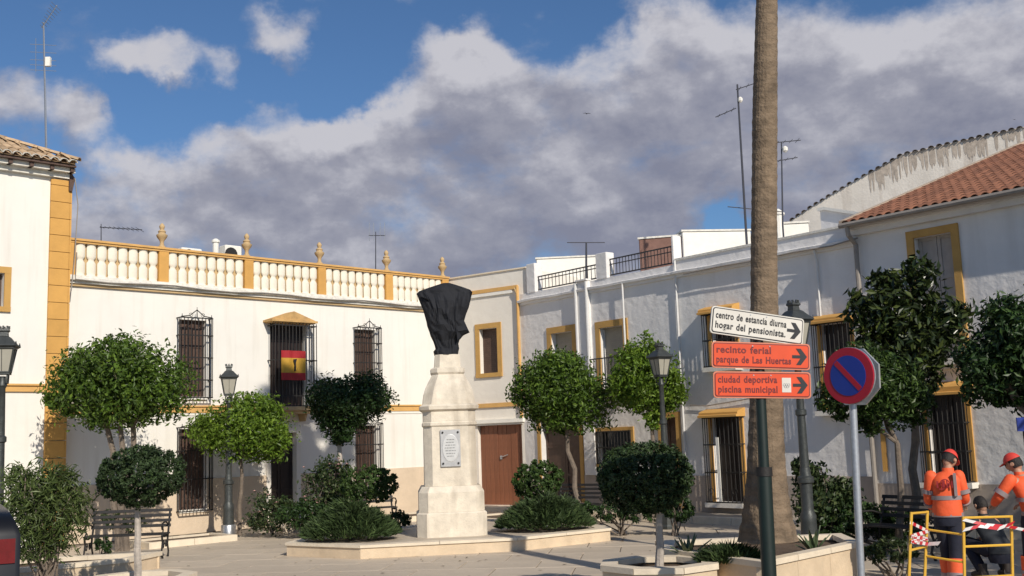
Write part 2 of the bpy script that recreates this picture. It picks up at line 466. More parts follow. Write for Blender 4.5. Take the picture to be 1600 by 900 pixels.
def grille(parent, r, proud=.20, n=9, rails=(0, .22, .5, .78, 1), crest=True, m=None, curls=False, barr=.011):
    """iron window grille: rails and crest are the part, every upright bar a sub-part"""
    a, b, c, d = r; m = m or M['iron']; mb = MB(); h = d-c
    for t in rails:
        z = c+h*t
        mb.box(a, b, -proud-.012, -proud+.012, z-.014, z+.014)
        mb.box(a-.002, a+.02, -proud, .0, z-.012, z+.012); mb.box(b-.02, b+.002, -proud, .0, z-.012, z+.012)
        k = 3
        for q in range(1, k): mb.box(a+.004, a+.018, -proud*q/k-.008, -proud*q/k+.008, z, z+.001) if False else None
    if crest:
        w = b-a; mid = (a+b)/2
        mb.tube([(a+.02, -proud, d+.02), (mid-w*.22, -proud, d+.05), (mid, -proud, d+.20)], .013, 5)
        mb.tube([(b-.02, -proud, d+.02), (mid+w*.22, -proud, d+.05), (mid, -proud, d+.20)], .013, 5)
        mb.tube([(mid, -proud, d), (mid, -proud, d+.27)], [.016, .006], 5)
        for sx in (-1, 1):
            mb.tube([(mid+sx*w*.5*(.9), -proud, d), (mid+sx*w*.5*.9, -proud, d+.09)], [.014, .007], 5)
            pts = [(mid+sx*(w*.18+.05*math.cos(q)), -proud, d+.07+.045*math.sin(q)) for q in [k*.7 for k in range(9)]]
            mb.tube(pts, .007, 4)
    for sx in (a+.008, b-.008):       # side uprights close to the wall
        for q in (.35, .68):
            mb.box(sx-.007, sx+.007, -proud*q-.007, -proud*q+.007, c, d)
    if curls:
        for k in range(3):
            x = a+(b-a)*(k+.5)/3
            pts = [(x+.09*math.cos(q)*(1-q/9), -proud-.014, c+h*.12+.10*math.sin(q)*(1-q/9)) for q in [j*.6 for j in range(12)]]
            mb.tube(pts, .008, 4)
    g = mb.build('window_grille', m, parent)
    key = (round(h, 3), barr)
    if key not in BARS:
        BARS[key] = MB().tube([(0, 0, 0), (0, 0, h)], barr, 6).mesh('bar', m)
    for i in range(n):
        link('bar', BARS[key], g, (a+.012+(b-a-.024)*i/(n-1), -proud, c))
    return g
def hood(parent, a, b, z, proud=.24, h=.14, m=None, name='window_hood'):
    mb = MB()
    prof = [(-proud-.05, z), (-proud-.05, z+.045), (-proud, z+.06), (-proud, z+h*.75), (-proud+.05, z+h), (0, z+h+.06), (0, z)]
    n = len(prof)
    vs = [(a, y, q) for y, q in prof] + [(b, y, q) for y, q in prof]
    mb.add(vs, [tuple(range(n)), tuple(range(2*n-1, n-1, -1))] + [(i, n+i, n+(i+1) % n, (i+1) % n) for i in range(n)])
    return mb.build(name, m or M['ochre'], parent)
def pane(parent, r, depth=.17, m=None, name='window_glass'):
    a, b, c, d = r
    return MB().box(a, b, depth, depth+.02, c, d).build(name, m or M['glass'], parent)

def wavy(parent, a, b, z, y0=.13, seed=0, n=60):
    mb = MB(); prof = [(0, z-.11), (-.055, z-.10), (-.06, z-.035), (-y0, z-.02), (-y0-.01, z+.035), (-y0+.03, z+.055), (0, z+.06)]
    vs = []
    for i in range(n+1):
        x = a+(b-a)*i/n; w = noise.noise(Vector((x*.9, seed, 0)))*.022; v = noise.noise(Vector((x*1.3, seed+9, 0)))*.018
        vs += [(x, min(0, y+(v if y < -.04 else 0)), q+w) for y, q in prof]
    m_ = len(prof)
    mb.add(vs, [(i*m_+k, i*m_+k+1, (i+1)*m_+k+1, (i+1)*m_+k) for i in range(n) for k in range(m_-1)])
    return mb.build('cornice', M['lumpy'], parent, smooth=True)
# ---------------------------------------------------------------- ground
g = MB().add([(-400, -60, -.03), (400, -60, -.03), (400, 700, -.03), (-400, 700, -.03)], [(0, 1, 2, 3)]).build('ground', M['ground'], recalc=False)
tag(g, kind='structure', label='flat ground of the town square')
plaza = tag(MB().add([(-16, 9, -.018), (12, 9, -.018), (12, 34, -.018), (-16, 34, -.018)], [(0, 1, 2, 3)]).build('plaza', M['grout'], recalc=False), kind='structure', label='pale stone paving of the plaza')
sw, sd = 1.25, 1.0
slabme = MB().cbox(0, sw-.02, 0, sd-.02, -.017, 0, .005).mesh('paving_slab', M['slab'])
cnt = 0
ca, sa = math.cos(R(-7)), math.sin(R(-7))
for j in range(22):
    for i in range(-13, 10):
        u_, v_ = i*sw + (sw/2 if j % 2 else 0), 12.2+j*sd
        x, y = ca*u_-sa*v_, sa*u_+ca*v_
        if y < 12.5 or y > 31 or abs(x) > y*.50+.8 or cnt >= 298: continue
        q = Vector((x, y, 0))
        if (q-FL.P).dot(FL.uy) > -.6 or (q-FR.P).dot(FR.uy) > -.9 or (q-FM.P).dot(FM.uy) > -.8: continue
        link('paving_slab', slabme, plaza, (x, y, rnd.uniform(-.0015, .0015)), (0, 0, R(-7))); cnt += 1
# pavement strips with kerb along the three facades
def strip(fac, name, x0, x1, w, z, label):
    t = bpy.data.objects.new(name, None); col.objects.link(t); t.location = fac.P; t.rotation_euler = (0, 0, fac.rz)
    tag(t, label, kind='structure')
    MB().box(x0, x1, -w, .3, -.02, z-.006).build('pavement_bed', M['ground'], t)
    k = x0
    while k < x1-.1:
        k1 = min(x1, k+1.1)
        MB().cbox(k+.004, k1-.004, -w-.16, -w-.002, -.02, z, .012).build('kerb_stone', M['cap'], t)
        k = k1
    return t
strip(FR, 'pavement', .5, FR.L+8, 1.0, .16, 'raised pavement with stone kerb below the right hand houses')

# ---------------------------------------------------------------- left house (three storeys, ochre quoins, tiled hip roof)
SO = FH.L
def hsz(px, py, n=0): return FH.sz(px, py, n)
t = thing('corner_house', 'tall white corner house with ochre block quoin and old tiled roof', 'house', FH.P, FH.rz)
ztop = hsz(36, 270)[1]
qx0 = hsz(73, 500)[0]; qx1 = SO
wl_ = FH.rect(-40, 6, 425, 478)
wall_holes(SO, ztop, [wl_], M['plaster'], t)
surround(t, wl_, w=.14)
roller(t, wl_, M['brownwood'])
zs_ = hsz(36, 607)[1]
MB().box(0, qx0-.01, -.05, 0, zs_-.07, zs_+.06).box(0, qx0-.01, -.09, 0, zs_+.06, zs_+.10).build('string_course', M['ochre2'], t)
qh = .385
k = 0; z = .0
while z < ztop-.12:
    z1 = min(z+qh, ztop-.05)
    MB().cbox(qx0, qx1, -.075, 0, z+.006, z1-.006, .008).build('quoin_block', M['ochre'], t)
    # the return of the block on the side wall
    MB().box(SO+.001, SO+.04, -.072, .35, z+.006, z1-.006).build('quoin_return', M['ochre'], t)
    z = z1
# cornice, eave boards and rafters under the tiles
ze = hsz(36, 236)[1]
ov = .42
mb = MB().box(0, SO+.02, -.12, .05, ztop-.02, ztop+.10).box(0, SO+.03, -.26, .05, ztop+.10, ztop+.20)
mb.build('cornice', M['mortar'], t)
MB().box(0, SO+.0, -ov+.04, .3, ztop+.20, ztop+.245).build('eave_board', M['brownwood'], t)
mb = MB()
for i in range(16):
    x = SO-.06-i*.45
    mb.box(x-.04, x+.04, -ov+.1, 0, ztop+.10, ztop+.20)
mb.prism([(SO-.05, ztop-.30), (SO+.02, ztop-.30), (SO+.08, ztop+.0), (SO-.05, ztop+.18)], -.13, -.08)
mb.build('eave_bracket', M['brownwood'], t)
# roof: slope towards the square, hipped at the right end
pitch = .47
rz0 = ztop+.26
roof = MB()
D_ = 3.6
rx = SO-.02
roof.add([(0, -ov, rz0), (rx, -ov, rz0), (rx-D_, D_-ov, rz0+D_*pitch), (0, D_-ov, rz0+D_*pitch), (rx, 2*D_-ov, rz0), (0, 2*D_-ov, rz0)],
         [(0, 1, 2, 3), (1, 4, 2), (3, 2, 4, 5)])
roof.build('roof', M['tile'], t, recalc=False)
def tilemesh(r, L, m, name='roof_tile', taper=.85, seg=6):
    mb = MB(); vs = []
    for y, rr in ((0, r), (L, r*taper)):
        for k in range(seg+1):
            a = math.pi*k/seg
            vs.append((rr*math.cos(a), y, rr*math.sin(a)*.75))
        for k in range(seg+1):
            a = math.pi*k/seg
            vs.append(((rr-.016)*math.cos(a), y, (rr-.016)*math.sin(a)*.75))
    n = seg+1; fs = []
    for k in range(seg):
        fs += [(k, k+1, 2*n+k+1, 2*n+k), (n+k, 3*n+k, 3*n+k+1, n+k+1), (k, n+k, n+k+1, k+1)]
    return mb.add(vs, fs).mesh(name, m, recalc=False, smooth=False)
tm = tilemesh(.095, .42, M['tile'])
tmortar = tilemesh(.10, .07, M['mortar'], 'tile_mouth')
ang = math.atan(pitch)
for row in range(9):
    yy = -ov-.03+row*.36
    for i in range(30):
        x = rx-.08-i*.205
        if x < 0: continue
        if (yy+ov) > (rx-x)-.03: continue
        if x < 2.6 and row > 6: continue
        o = link('roof_tile', tm, t, (x+rnd.uniform(-.012, .012), yy, rz0+(yy+ov)*pitch+.035+.012*rnd.random()), (ang, 0, rnd.uniform(-.05, .05)))
        if row == 0:
            link('tile_mouth', tmortar, t, (x, yy-.015, rz0+(yy+ov)*pitch+.035), (ang, 0, 0))
    # right hip slope
for row in range(5):
    for i in range(14):
        yv = -ov+.1+i*.205; xx = rx+.03-row*.36
        if (rx-xx) > (yv+ov)-.05 or yv > D_: continue
        link('roof_tile', tm, t, (xx, yv, rz0+max(0, rx-xx)*pitch+.035), (ang, 0, R(90)))
# hip tiles
hd = Vector((-1, 1, pitch)).normalized()
for i in range(9):
    p = Vector((rx+.05, -ov-.05, rz0+.05)) + hd*(i*.36)
    q = Vector((-1, 1, pitch)).to_track_quat('Y', 'Z').to_euler()
    link('hip_tile', tm, t, p+Vector((0, 0, .04)), q)
# cable down the corner
MB().tube([(SO+.06, -.16, ztop), (SO+.16, -.12, ztop-.6), (SO+.12, -.10, ztop-1.8), (SO+.06, -.10, ztop-2.6)], .013, 5).build('cable', M['cable'], t)

# ---------------------------------------------------------------- balustrade house
t = thing('balustraded_house', 'long white house with ochre roof balustrade and iron window grilles', 'house', FL.P, FL.rz)
zb = FL.sz(400, FL and (435+.0756*295))[1]
zr = FL.sz(400, 375+.108*295)[1]
zb = FL.sz(110, 436)[1]; zr = FL.sz(110, 374)[1]
zsc = FL.sz(283, 640)[1]; zd = FL.sz(500, 738)[1]
W1 = FL.rect(279, 322, 500, 620); W1[2:]
W2 = FL.rect(423, 478, 506, 634)
W3 = FL.rect(555, 587, 520, 630)
W4 = FL.rect(279, 322, 670, 796)
W5 = FL.rect(557, 589, 662, 756)
DO = FL.rect(422, 462, 676, 800); DO = (DO[0], DO[1], .12, DO[3])
W5 = (W5[0], W5[1], W4[2], W4[3])
W3 = (W3[0], W3[1], W1[2], W1[3])
holes = [W1, W2, W3, W4, W5, DO]
wall_holes(FL.L, zb, holes, M['plaster'], t, x0=-.45, z0=0)
# dado pieces proud of the wall, skipping door and lower windows
mb = MB(); xs = [0.0]; SX = -.32
cuts = sorted([(W4[0]-.02, W4[1]+.02, W4[2]-.02), (DO[0]-.13, DO[1]+.13, 0), (W5[0]-.02, W5[1]+.02, W5[2]-.02)])
x = SX
for a, b, zz in cuts:
    MB().box(x, a, -.03, 0, 0, zd).build('dado', M['dado'], t)
    if zz > 0: MB().box(a+.001, b-.001, -.03, 0, 0, zz).build('dado', M['dado'], t)
    x = b
mb.box(x, FL.L-.03, -.03, 0, 0, zd)
mb.build('dado', M['dado'], t)
# string course
mb = MB()
for a, b in ((SX, W2[0]-.25), (W2[1]+.25, FL.L)):
    mb.box(a, b, -.04, 0, zsc-.08, zsc+.06)
    mb.box(a, b, -.07, 0, zsc+.06, zsc+.10)
mb.build('string_course', M['ochre2'], t)
MB().box(SX, W2[0]-.25, -.02, 0, zsc-.15, zsc-.081).box(W2[1]+.25, FL.L, -.02, 0, zsc-.15, zsc-.081).build('string_band', M['white'], t)
# cornice under the balustrade
MB().box(SX, FL.L, -.10, 0, zb-.10, zb-.03).box(SX, FL.L, -.17, 0, zb-.03, zb+.03).box(SX, FL.L, -.12, .25, zb+.03, zb+.09).build('cornice', M['mortar'], t)
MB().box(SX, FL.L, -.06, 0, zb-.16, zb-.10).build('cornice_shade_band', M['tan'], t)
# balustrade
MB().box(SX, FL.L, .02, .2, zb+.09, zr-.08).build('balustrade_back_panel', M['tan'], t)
MB().box(SX, FL.L, -.10, .24, zr-.08, zr-.03).box(SX, FL.L, -.13, .26, zr-.03, zr+.02).build('coping_rail', M['ochre2'], t)
px_p = [110, 254, 387, 501, 606, 697]
ps = [FL.sz(p, 400+.09*(p-105))[0] for p in px_p]
ps[0] = -.08; ps[-1] = FL.L-.14
H = zr-.08-(zb+.09)
bal = MB()
sp_ = (ps[2]-ps[1]-.25)/8
prof = [(.36, 0), (.36, .04), (.33, .06), (.37, .12), (.37, .38), (.34, .43), (.25, .47), (.23, .5), (.25, .53), (.34, .57), (.37, .62), (.37, .90), (.33, .95), (.36, .97), (.36, 1)]
prof_old = [(.105, 0), (.105, .05), (.085, .07), (.098, .16), (.100, .30), (.088, .42), (.062, .47), (.056, .50), (.062, .53), (.092, .58), (.100, .72), (.092, .86), (.085, .93), (.105, .95), (.105, 1)]
bal.lathe([(r*sp_*1.15, z*H) for r, z in prof], 12, rot=math.pi/12, squash=.5)
M['baluster'] = mat('cream_baluster_paint', (.78, .72, .60), .8, 4, .05)
balme = bal.mesh('baluster', M['baluster'], smooth=True)
pierme = MB().cbox(-.125, .125, -.085, .2, 0, H, .01).mesh('balustrade_pier', M['ochre'])
FIN_ = [(.11, 0), (.11, .05), (.07, .08), (.055, .16), (.075, .22), (.14, .30), (.165, .35), (.165, .38), (.12, .40), (.10, .44), (.12, .47), (.10, .50), (.055, .53), (.075, .58), (.085, .62), (.06, .67), (.02, .71)]
fin = MB().lathe([(r*.82, z*.88) for r, z in FIN_], 14)
finme = fin.mesh('urn_finial', M['tan'], smooth=True)
for i, s in enumerate(ps):
    link('balustrade_pier', pierme, t, (s, -.01, zb+.09))
    if i > 0: link('urn_finial', finme, t, (s, .05, zr+.02), (0, 0, rnd.random()))
for i in range(5):
    a, b = ps[i]+.125, ps[i+1]-.125
    nb = 8
    for k in range(nb):
        link('baluster', balme, t, (a+(b-a)*(k+.5)/nb, -.012, zb+.09))
# windows
for r in (W1, W3, W4, W5):
    panel_shutter(t, r, M['brownwood'], depth=.12)
    MB().box(r[0], r[1], -.06, .1, r[2]-.07, r[2]-.002).build('window_sill', M['white'], t)
grille(t, (W1[0]-.07, W1[1]+.07, W1[2]-.03, W1[3]+.03), proud=.22, n=10)
grille(t, (W3[0]-.07, W3[1]+.07, W3[2]-.03, W3[3]+.03), proud=.22, n=10)
grille(t, (W4[0]-.07, W4[1]+.07, W4[2]-.03, W4[3]+.03), proud=.22, n=10, curls=True, rails=(0, .38, .72, 1))
grille(t, (W5[0]-.07, W5[1]+.07, W5[2]-.03, W5[3]+.03), proud=.22, n=10, curls=True, rails=(0, .38, .72, 1))
# central barred balcony window with pediment
panel_shutter(t, W2, M['darkwood'], depth=.16)
grille(t, (W2[0]-.10, W2[1]+.10, W2[2]-.02, W2[3]-.02), proud=.38, n=13, crest=False, rails=(0, .12, .55, .97), barr=.012)
a, b = W2[0]-.18, W2[1]+.04
mb = MB().prism([(a, W2[3]-.02), (b, W2[3]-.02), (b, W2[3]+.07), ((a+b)/2, W2[3]+.29), (a, W2[3]+.07)], -.40, 0)
mb.box(a-.05, b+.05, -.45, 0, W2[3]+.0, W2[3]+.055)
mb.build('window_pediment', mat('weathered_ochre', (.50, .31, .12), .9, 5, .3, .3, 25, streak=.5, grime=(.28, .20, .12)), t)
mb = MB().box(a-.03, b+.03, -.46, 0, W2[2]-.14, W2[2]-.04).box(a+.05, b-.05, -.40, 0, W2[2]-.22, W2[2]-.14)
mb.prism([(a+.2, W2[2]-.22), (a+.3, W2[2]-.22), (a+.25, W2[2]-.42)], -.3, 0); mb.prism([(b-.3, W2[2]-.22), (b-.2, W2[2]-.22), (b-.25, W2[2]-.42)], -.3, 0)
mb.build('balcony_slab', M['tan'], t)
# door
panel_shutter(t, DO, M['darkwood'], depth=.14, name='door_leaf')
a, b, c, d = DO
MB().box(a-.13, a, -.05, 0, .0, d).box(b, b+.13, -.05, 0, .0, d).box(a-.13, b+.13, -.055, 0, d, d+.16).build('door_surround', M['creamwall'], t)
MB().cbox(a-.3, b+.3, -.42, -.001, 0, .12, .012).build('doorstep', M['cap'], t)
s, z = FL.sz(401, 716)
mb = MB().box(s-.10, s+.10, -.05, 0, z-.13, z+.13)
mb.m = 1; mb.box(s-.05, s+.05, -.056, -.05, z-.06, z+.04)
mb.build('mailbox', [M['white'], M['iron']], t)
# rooftop bits behind the balustrade and the cable that droops along the cornice
pts = []
for i in range(15):
    s = FL.L*i/14
    pts.append((s, -.19, zb-.02-.03*math.sin(i*1.7)))
MB().tube([(.02, -.19, zb+.6)]+pts, .014, 5).build('cable', M['cable'], t)
# flag hung on the barred window
fr = FL.rect(439, 477, 548, 594, -.42)
tf = thing('flag', 'red and yellow striped flag with black ribbon hung on the window bars', 'flag', FL.P, FL.rz)
fa, fb, fc, fd = fr; hh = fd-fc
M['fred'] = mat('flag_red', (.33, .015, .02), .8, 5, .1); M['fyel'] = mat('flag_yellow', (.48, .27, .03), .8, 5, .1)
def clothstrip(x0, x1, z0, z1, y, nseg=14, amp=.02):
    mb = MB(); vs = []; fs = []
    for off in (0, .006):
        for i in range(nseg+1):
            x = x0+(x1-x0)*i/nseg
            yy = y + amp*math.sin(i*1.1)*(.6+.4*math.sin(i*.4)) + off
            vs += [(x, yy, z0), (x, yy, z1)]
    n2 = 2*(nseg+1)
    for i in range(nseg):
        fs += [(2*i, 2*i+2, 2*i+3, 2*i+1), (n2+2*i, n2+2*i+1, n2+2*i+3, n2+2*i+2), (2*i, n2+2*i, n2+2*i+2, 2*i+2), (2*i+1, 2*i+3, n2+2*i+3, n2+2*i+1)]
    return mb.add(vs, fs)
clothstrip(fa, fb, fc, fc+hh*.25, -.44).build('red_stripe', M['fred'], tf)
clothstrip(fa, fb, fc+hh*.25, fd-hh*.25, -.44).build('yellow_stripe', M['fyel'], tf)
clothstrip(fa, fb, fd-hh*.25, fd, -.44).build('red_stripe', M['fred'], tf)
mx_ = (fa+fb)/2; cz = (fc+fd)/2
mb = MB().prism([(mx_-.03, cz+.20*hh), (mx_+.08, cz+.22*hh), (mx_+.05, cz+.08*hh), (mx_+.05, cz-.18*hh), (mx_+.0, cz-.20*hh), (mx_+.01, cz+.04*hh)], -.475, -.468)
mb.build('black_ribbon', M['cloth'], tf)

# ---------------------------------------------------------------- middle house with the garage door
t = thing('cream_house', 'narrow cream house in the corner with red-brown double door', 'house', FM.P, FM.rz)
zt = FM.sz(760, 428)[1]
zpar = FM.sz(780, 452)[1]
W = FM.rect(750, 778, 513, 583)
G = FM.rect(748, 817, 664, 788); G = (G[0], G[1], .14, G[3])
wall_holes(FM.L+.25, zt, [W, G], M['creamwall'], t, x0=.02)
surround(t, W, w=.15)
roller(t, W, M['brownwood'])
MB().box(.02, FM.L-.05, -.06, 0, zpar-.06, zpar+.05).build('cornice', M['ochre2'], t)
MB().box(.02, FM.L-.25, -.05, 0, zpar-.16, zpar-.062).build('cornice_underside', M['white'], t)
MB().box(.02, FM.L+.25, -.04, .3, zt, zt+.04).build('coping', M['cap'], t)
zz = FM.sz(774, 633)[1]
MB().box(.02, FM.L-.1, -.045, 0, zz-.06, zz+.06).build('string_course', M['ochre2'], t)
a, b, c, d = G
MB().box(a-.25, b+.12, -.10, 0, d+.06, d+.17).box(a-.2, b+.06, -.05, 0, d+.003, d+.06).build('door_lintel', M['white'], t)
n = 10; w = (b-a)/n
pm = MB().cbox(0, w-.008, 0, .04, 0, d-c, .004).mesh('door_plank', M['redwood'])
for i in range(n):
    link('door_plank', pm, t, (a+i*w+.004, .12+(.012 if 4 <= i < 7 else 0), c))
MB().box(a, b, .165, .2, c, d).build('door_backing', M['darkwood'], t)
MB().tube([(a+.75, .09, c+1.35), (a+1.0, .09, c+1.42)], .012, 5).box(a+.72, a+.78, .09, .125, c+1.3, c+1.4).build('door_handle', M['galv'], t)
MB().cbox(a-.3, b+.15, -.55, -.002, 0, .14, .015).build('doorstep', M['cap'], t)
MB().box(.02, a-.26, -.03, 0, 0, 1.25).build('dado', M['dado'], t)
MB().box(b+.13, FM.L, -.03, 0, 0, 1.25).build('dado', M['dado'], t)
# downpipe at the right end of it
s_, _ = FM.sz(822, 520)
MB().tube([(FM.L-.02, -.09, zpar), (FM.L-.02, -.09, 2.6)], .045, 8).build('downpipe', M['ochre2'], t)
MB().tube([(FM.L-.1, -.12, zpar-.05), (FM.L-.02, -.10, zpar-.25)], .03, 6).build('rainwater_hopper', M['tan'], t)

# ---------------------------------------------------------------- white terrace house (railings on the roof)
SP = FR.sz(1067, 620)[0]
t = thing('terrace_house', 'white limewashed house with iron railings on its roof terrace', 'house', FR.P, FR.rz)
zc = FR.sz(990, 440)[1]      # cornice
zpt = FR.sz(1000, 424)[1]    # top of the low parapet under the railings
Wa = FR.rect(863, 896, 519, 600)
Wb = FR.rect(940, 976, 510, 612)
Dd = FR.rect(847, 908, 652, 800); Dd = (Dd[0], Dd[1], .18, Dd[3])
Wc = FR.rect(934, 988, 673, 725)
De = FR.rect(1038, 1066, 652, 792); De = (De[0], De[1]-.12, .18, De[3])
sR = SP-.02
wall_holes(sR, zpt, [Wa, Wb, Dd, Wc, De], M['lumpy'], t)
for r in (Wa, Wb):
    surround(t, r, w=.17, sill=False)
    roller(t, r, M['beigeshut'], depth=.17)
zbal = Wb[2]
mb = MB().box(Wb[0]-.15, Wb[1]+.15, -.30, -.27, Wb[2]+.85, Wb[2]+.88).box(Wb[0]-.15, Wb[1]+.15, -.30, -.27, Wb[2]+.02, Wb[2]+.05)
mb.box(Wb[0]-.17, Wb[1]+.17, -.32, 0, Wb[2]-.10, Wb[2]-.01)
g_ = mb.build('small_balcony', M['rail'], t)
bm_ = MB().tube([(0, 0, 0), (0, 0, .85)], .009, 5).mesh('bar', M['rail'])
for i in range(11): link('bar', bm_, g_, (Wb[0]-.14+(Wb[1]-Wb[0]+.28)*i/10, -.285, Wb[2]+.03))
surround(t, Wc, w=.09, sill=True)
pane(t, Wc); grille(t, Wc, proud=.05, n=12, crest=False, rails=(.02, .5, .98), barr=.013)
surround(t, Dd, w=.13, sill=False)
panel_shutter(t, Dd, M['brownwood'], depth=.17, name='door_leaf')
surround(t, De, w=.13, sill=False)
panel_shutter(t, De, M['brownwood'], depth=.17, name='door_leaf', leaves=1)
MB().cbox(Dd[0]-.2, Dd[1]+.2, -.3, -.034, .16, .28, .01).build('doorstep', M['cap'], t)
zdd = FR.sz(1100, 743)[1]
mb = MB(); x = 0
for a, b in ((Dd[0]-.14, Dd[1]+.14), (De[0]-.14, De[1]+.14)):
    MB().box(x, a, -.03, 0, 0, zdd).build('dado', M['dado2'], t); x = b
if x < sR: MB().box(x, sR, -.03, 0, 0, zdd).build('dado', M['dado2'], t)
wavy(t, .02, sR, zc, .13, 1)
# paired downpipes
for px in (907, 924, 981):
    s = FR.sz(px, 520)[0]
    MB().tube([(s, -.12, zc+(.22 if px < 970 else 0)), (s, -.12, 3.0)], .045 if px < 970 else .025, 8).build('downpipe', M['pipe'], t)
s = FR.sz(915, 480)[0]
MB().box(s-.20, s+.20, -.09, 0, zdd, zpt+.02).box(s-.22, s+.22, -.16, .05, zpt+.021, zpt+.06).build('pilaster', M['lumpy'], t)
# roof terrace: piers and railings
piers = []
for x0, x1, yt in ((823, 836, 412), (932, 949, 395), (1052, 1066, 366)):
    a, _ = FR.sz(x0, 430); b, _ = FR.sz(x1, 430); zt_ = FR.sz((x0+x1)/2, yt)[1]
    piers.append((a, b, zt_))
    MB().cbox(max(a, .01), min(b, sR-.002), -.02, .28, zpt+.001, zt_, .012).build('terrace_pier', M['lumpy'], t)
for i in range(2):
    a, b = piers[i][1]+.01, piers[i+1][0]-.01
    hgt = FR.sz((890, 1000)[i], (420, 393)[i])[1]-zpt
    zlo = zpt+ (.05, .06)[i]
    rail = MB().box(a, b, .09, .13, zlo, zlo+.03).box(a, b, .09, .13, zpt+hgt-.03, zpt+hgt)
    if i == 1: rail.box(a, b, .09, .13, zpt+hgt-.16, zpt+hgt-.14)
    else: rail.box(a, b, .09, .13, zpt+hgt-.12, zpt+hgt-.10)
    ro = rail.build('railing', M['rail'], t)
    nb = (17, 20)[i]
    bm_ = MB().tube([(0, 0, 0), (0, 0, zpt+hgt-.02-zlo)], .010, 5).mesh('bar', M['rail'])
    for k in range(nb+1): link('bar', bm_, ro, (a+.01+(b-a-.02)*k/nb, .11, zlo))
# cable across
def facable(par, fac, pts, r=.012, n=-.05, m='cable'):
    MB().tube([(fac.sz(px, py, n)[0], n, fac.sz(px, py, n)[1]) for px, py in pts], r, 5).build('cable', M[m], par)

def rooftop(name, label, x0, x1, yt, depthY, z0, m, yaw, dd=2.0):
    a = at(x0, yt, depthY); b = at(x1, yt, depthY)
    w = (b-a).length
    o = thing(name, label, 'rooftop room', (a.x, a.y, z0), yaw)
    MB().cbox(0, w, 0, dd, 0, a.z-z0, .02).build('wall', m, o)
    MB().box(-.03, w+.03, -.03, dd+.03, a.z-z0+.002, a.z-z0+.05).build('coping', M['mortar'], o)
    return o
rooftop('rooftop_room', 'bright white rooftop wall behind the first stretch of terrace railing', 838, 931, 405, 33.0, 5.2, M['white'], R(-4), 1.5)
rooftop('rooftop_room', 'brown rooftop shed behind the darker right stretch of terrace railing', 998, 1070, 374, 30.0, 5.4, M['rust'], R(-14), 1.5)

# ---------------------------------------------------------------- big limewashed house
t = thing('limewashed_house', 'long rough limewashed house with ochre hooded windows behind the palm', 'house', FR.P, FR.rz)
ztp = FR.sz(1200, 379)[1]; zc2 = FR.sz(1200, 402)[1]
Wd = FR.rect(1113, 1150, 490, 572)
We = FR.rect(1116, 1160, 652, 784)
Wf = FR.rect(1288, 1332, 505, 640)
Wg = FR.rect(1381, 1388, 690, 752)
We = (We[0], We[1], We[2], We[3])
wall_holes(FR.L-.001, ztp, [Wd, We, Wf], M['lumpy'], t, x0=SP)
for r, nn in ((Wd, 7), (We, 9), (Wf, 9)):
    pane(t, r, m=M['glass'])
    surround(t, r, w=.10, sill=False, top=False, m=M['ochre'])
    panel_shutter(t, (r[0], r[1], r[2], r[3]), M['darkwood'], depth=.13, leaves=2)
    grille(t, (r[0]-.10, r[1]+.10, r[2], r[3]), proud=.24, n=nn, crest=False, rails=(0, .5, 1) if r is not We else (0, .35, .68, 1), curls=r is We)
    hood(t, r[0]-.16, r[1]+.16, r[3]+.01, proud=.28)
    MB().box(r[0]-.14, r[1]+.14, -.26, 0, r[2]-.12, r[2]-.015).build('window_sill', M['creamwall'], t)
MB().box(We[0]+.30, We[0]+.38, -.27, -.255, We[2]+.02, We[3]-.45).build('pale_grille_stay', M['white'], t)
wavy(t, SP, FR.L, zc2, .15, 4)
MB().box(SP, FR.L, -.03, .3, ztp+.001, ztp+.05).build('parapet_cap', M['mortar'], t)
MB().box(SP, FR.L-.002, -.03, 0, 0, zdd).build('dado', M['dado2'], t) if False else None
mb = MB(); mb.box(SP, We[0]-.16, -.03, 0, 0, zdd); mb.box(We[0]-.16, We[1]+.16, -.03, 0, 0, We[2]-.13); mb.box(We[1]+.16, FR.L-.002, -.03, 0, 0, zdd)
mb.build('dado', M['dado2'], t)
for px in (1281,):
    s = FR.sz(px, 450)[0]
    MB().tube([(s, -.13, zc2), (s, -.05, zc2-.3), (s, -.05, 4.2)], .025, 6).build('conduit', M['pipe'], t)
s0 = SP+.02
MB().tube([(s0, -.05, ztp), (s0, -.05, zdd+.2)], .028, 6).build('conduit', M['pipe'], t)
facable(t, FR, [(1078, 633), (1105, 634), (1135, 629), (1175, 622), (1215, 628)], .014)
facable(t, FR, [(1068, 428), (1120, 417), (1180, 407), (1240, 394), (1300, 384), (1340, 372)], .016, -.17)
# back roofs
rooftop('rooftop_room', 'tall bright white rooftop wall left of the palm trunk', 1066, 1176, 362, 29.6, 5.4, M['white'], R(6), 2.5)
rooftop('rooftop_room', 'bright white rooftop wall right of the palm trunk', 1206, 1262, 351, 28.2, 5.4, M['white'], R(-6), 2.5)
o = thing('chimney', 'small round white chimney with cowl right of the palm trunk', 'chimney', at(1217, 354, 27.2))
MB().lathe([(.13, -.6), (.13, .28), (.17, .30), (.17, .34), (.10, .40), (.03, .46)], 12).build('flue', M['white'], o)
MB().box(-.2, .2, -.2, .2, -1.3, -.6).build('base', M['white'], o)
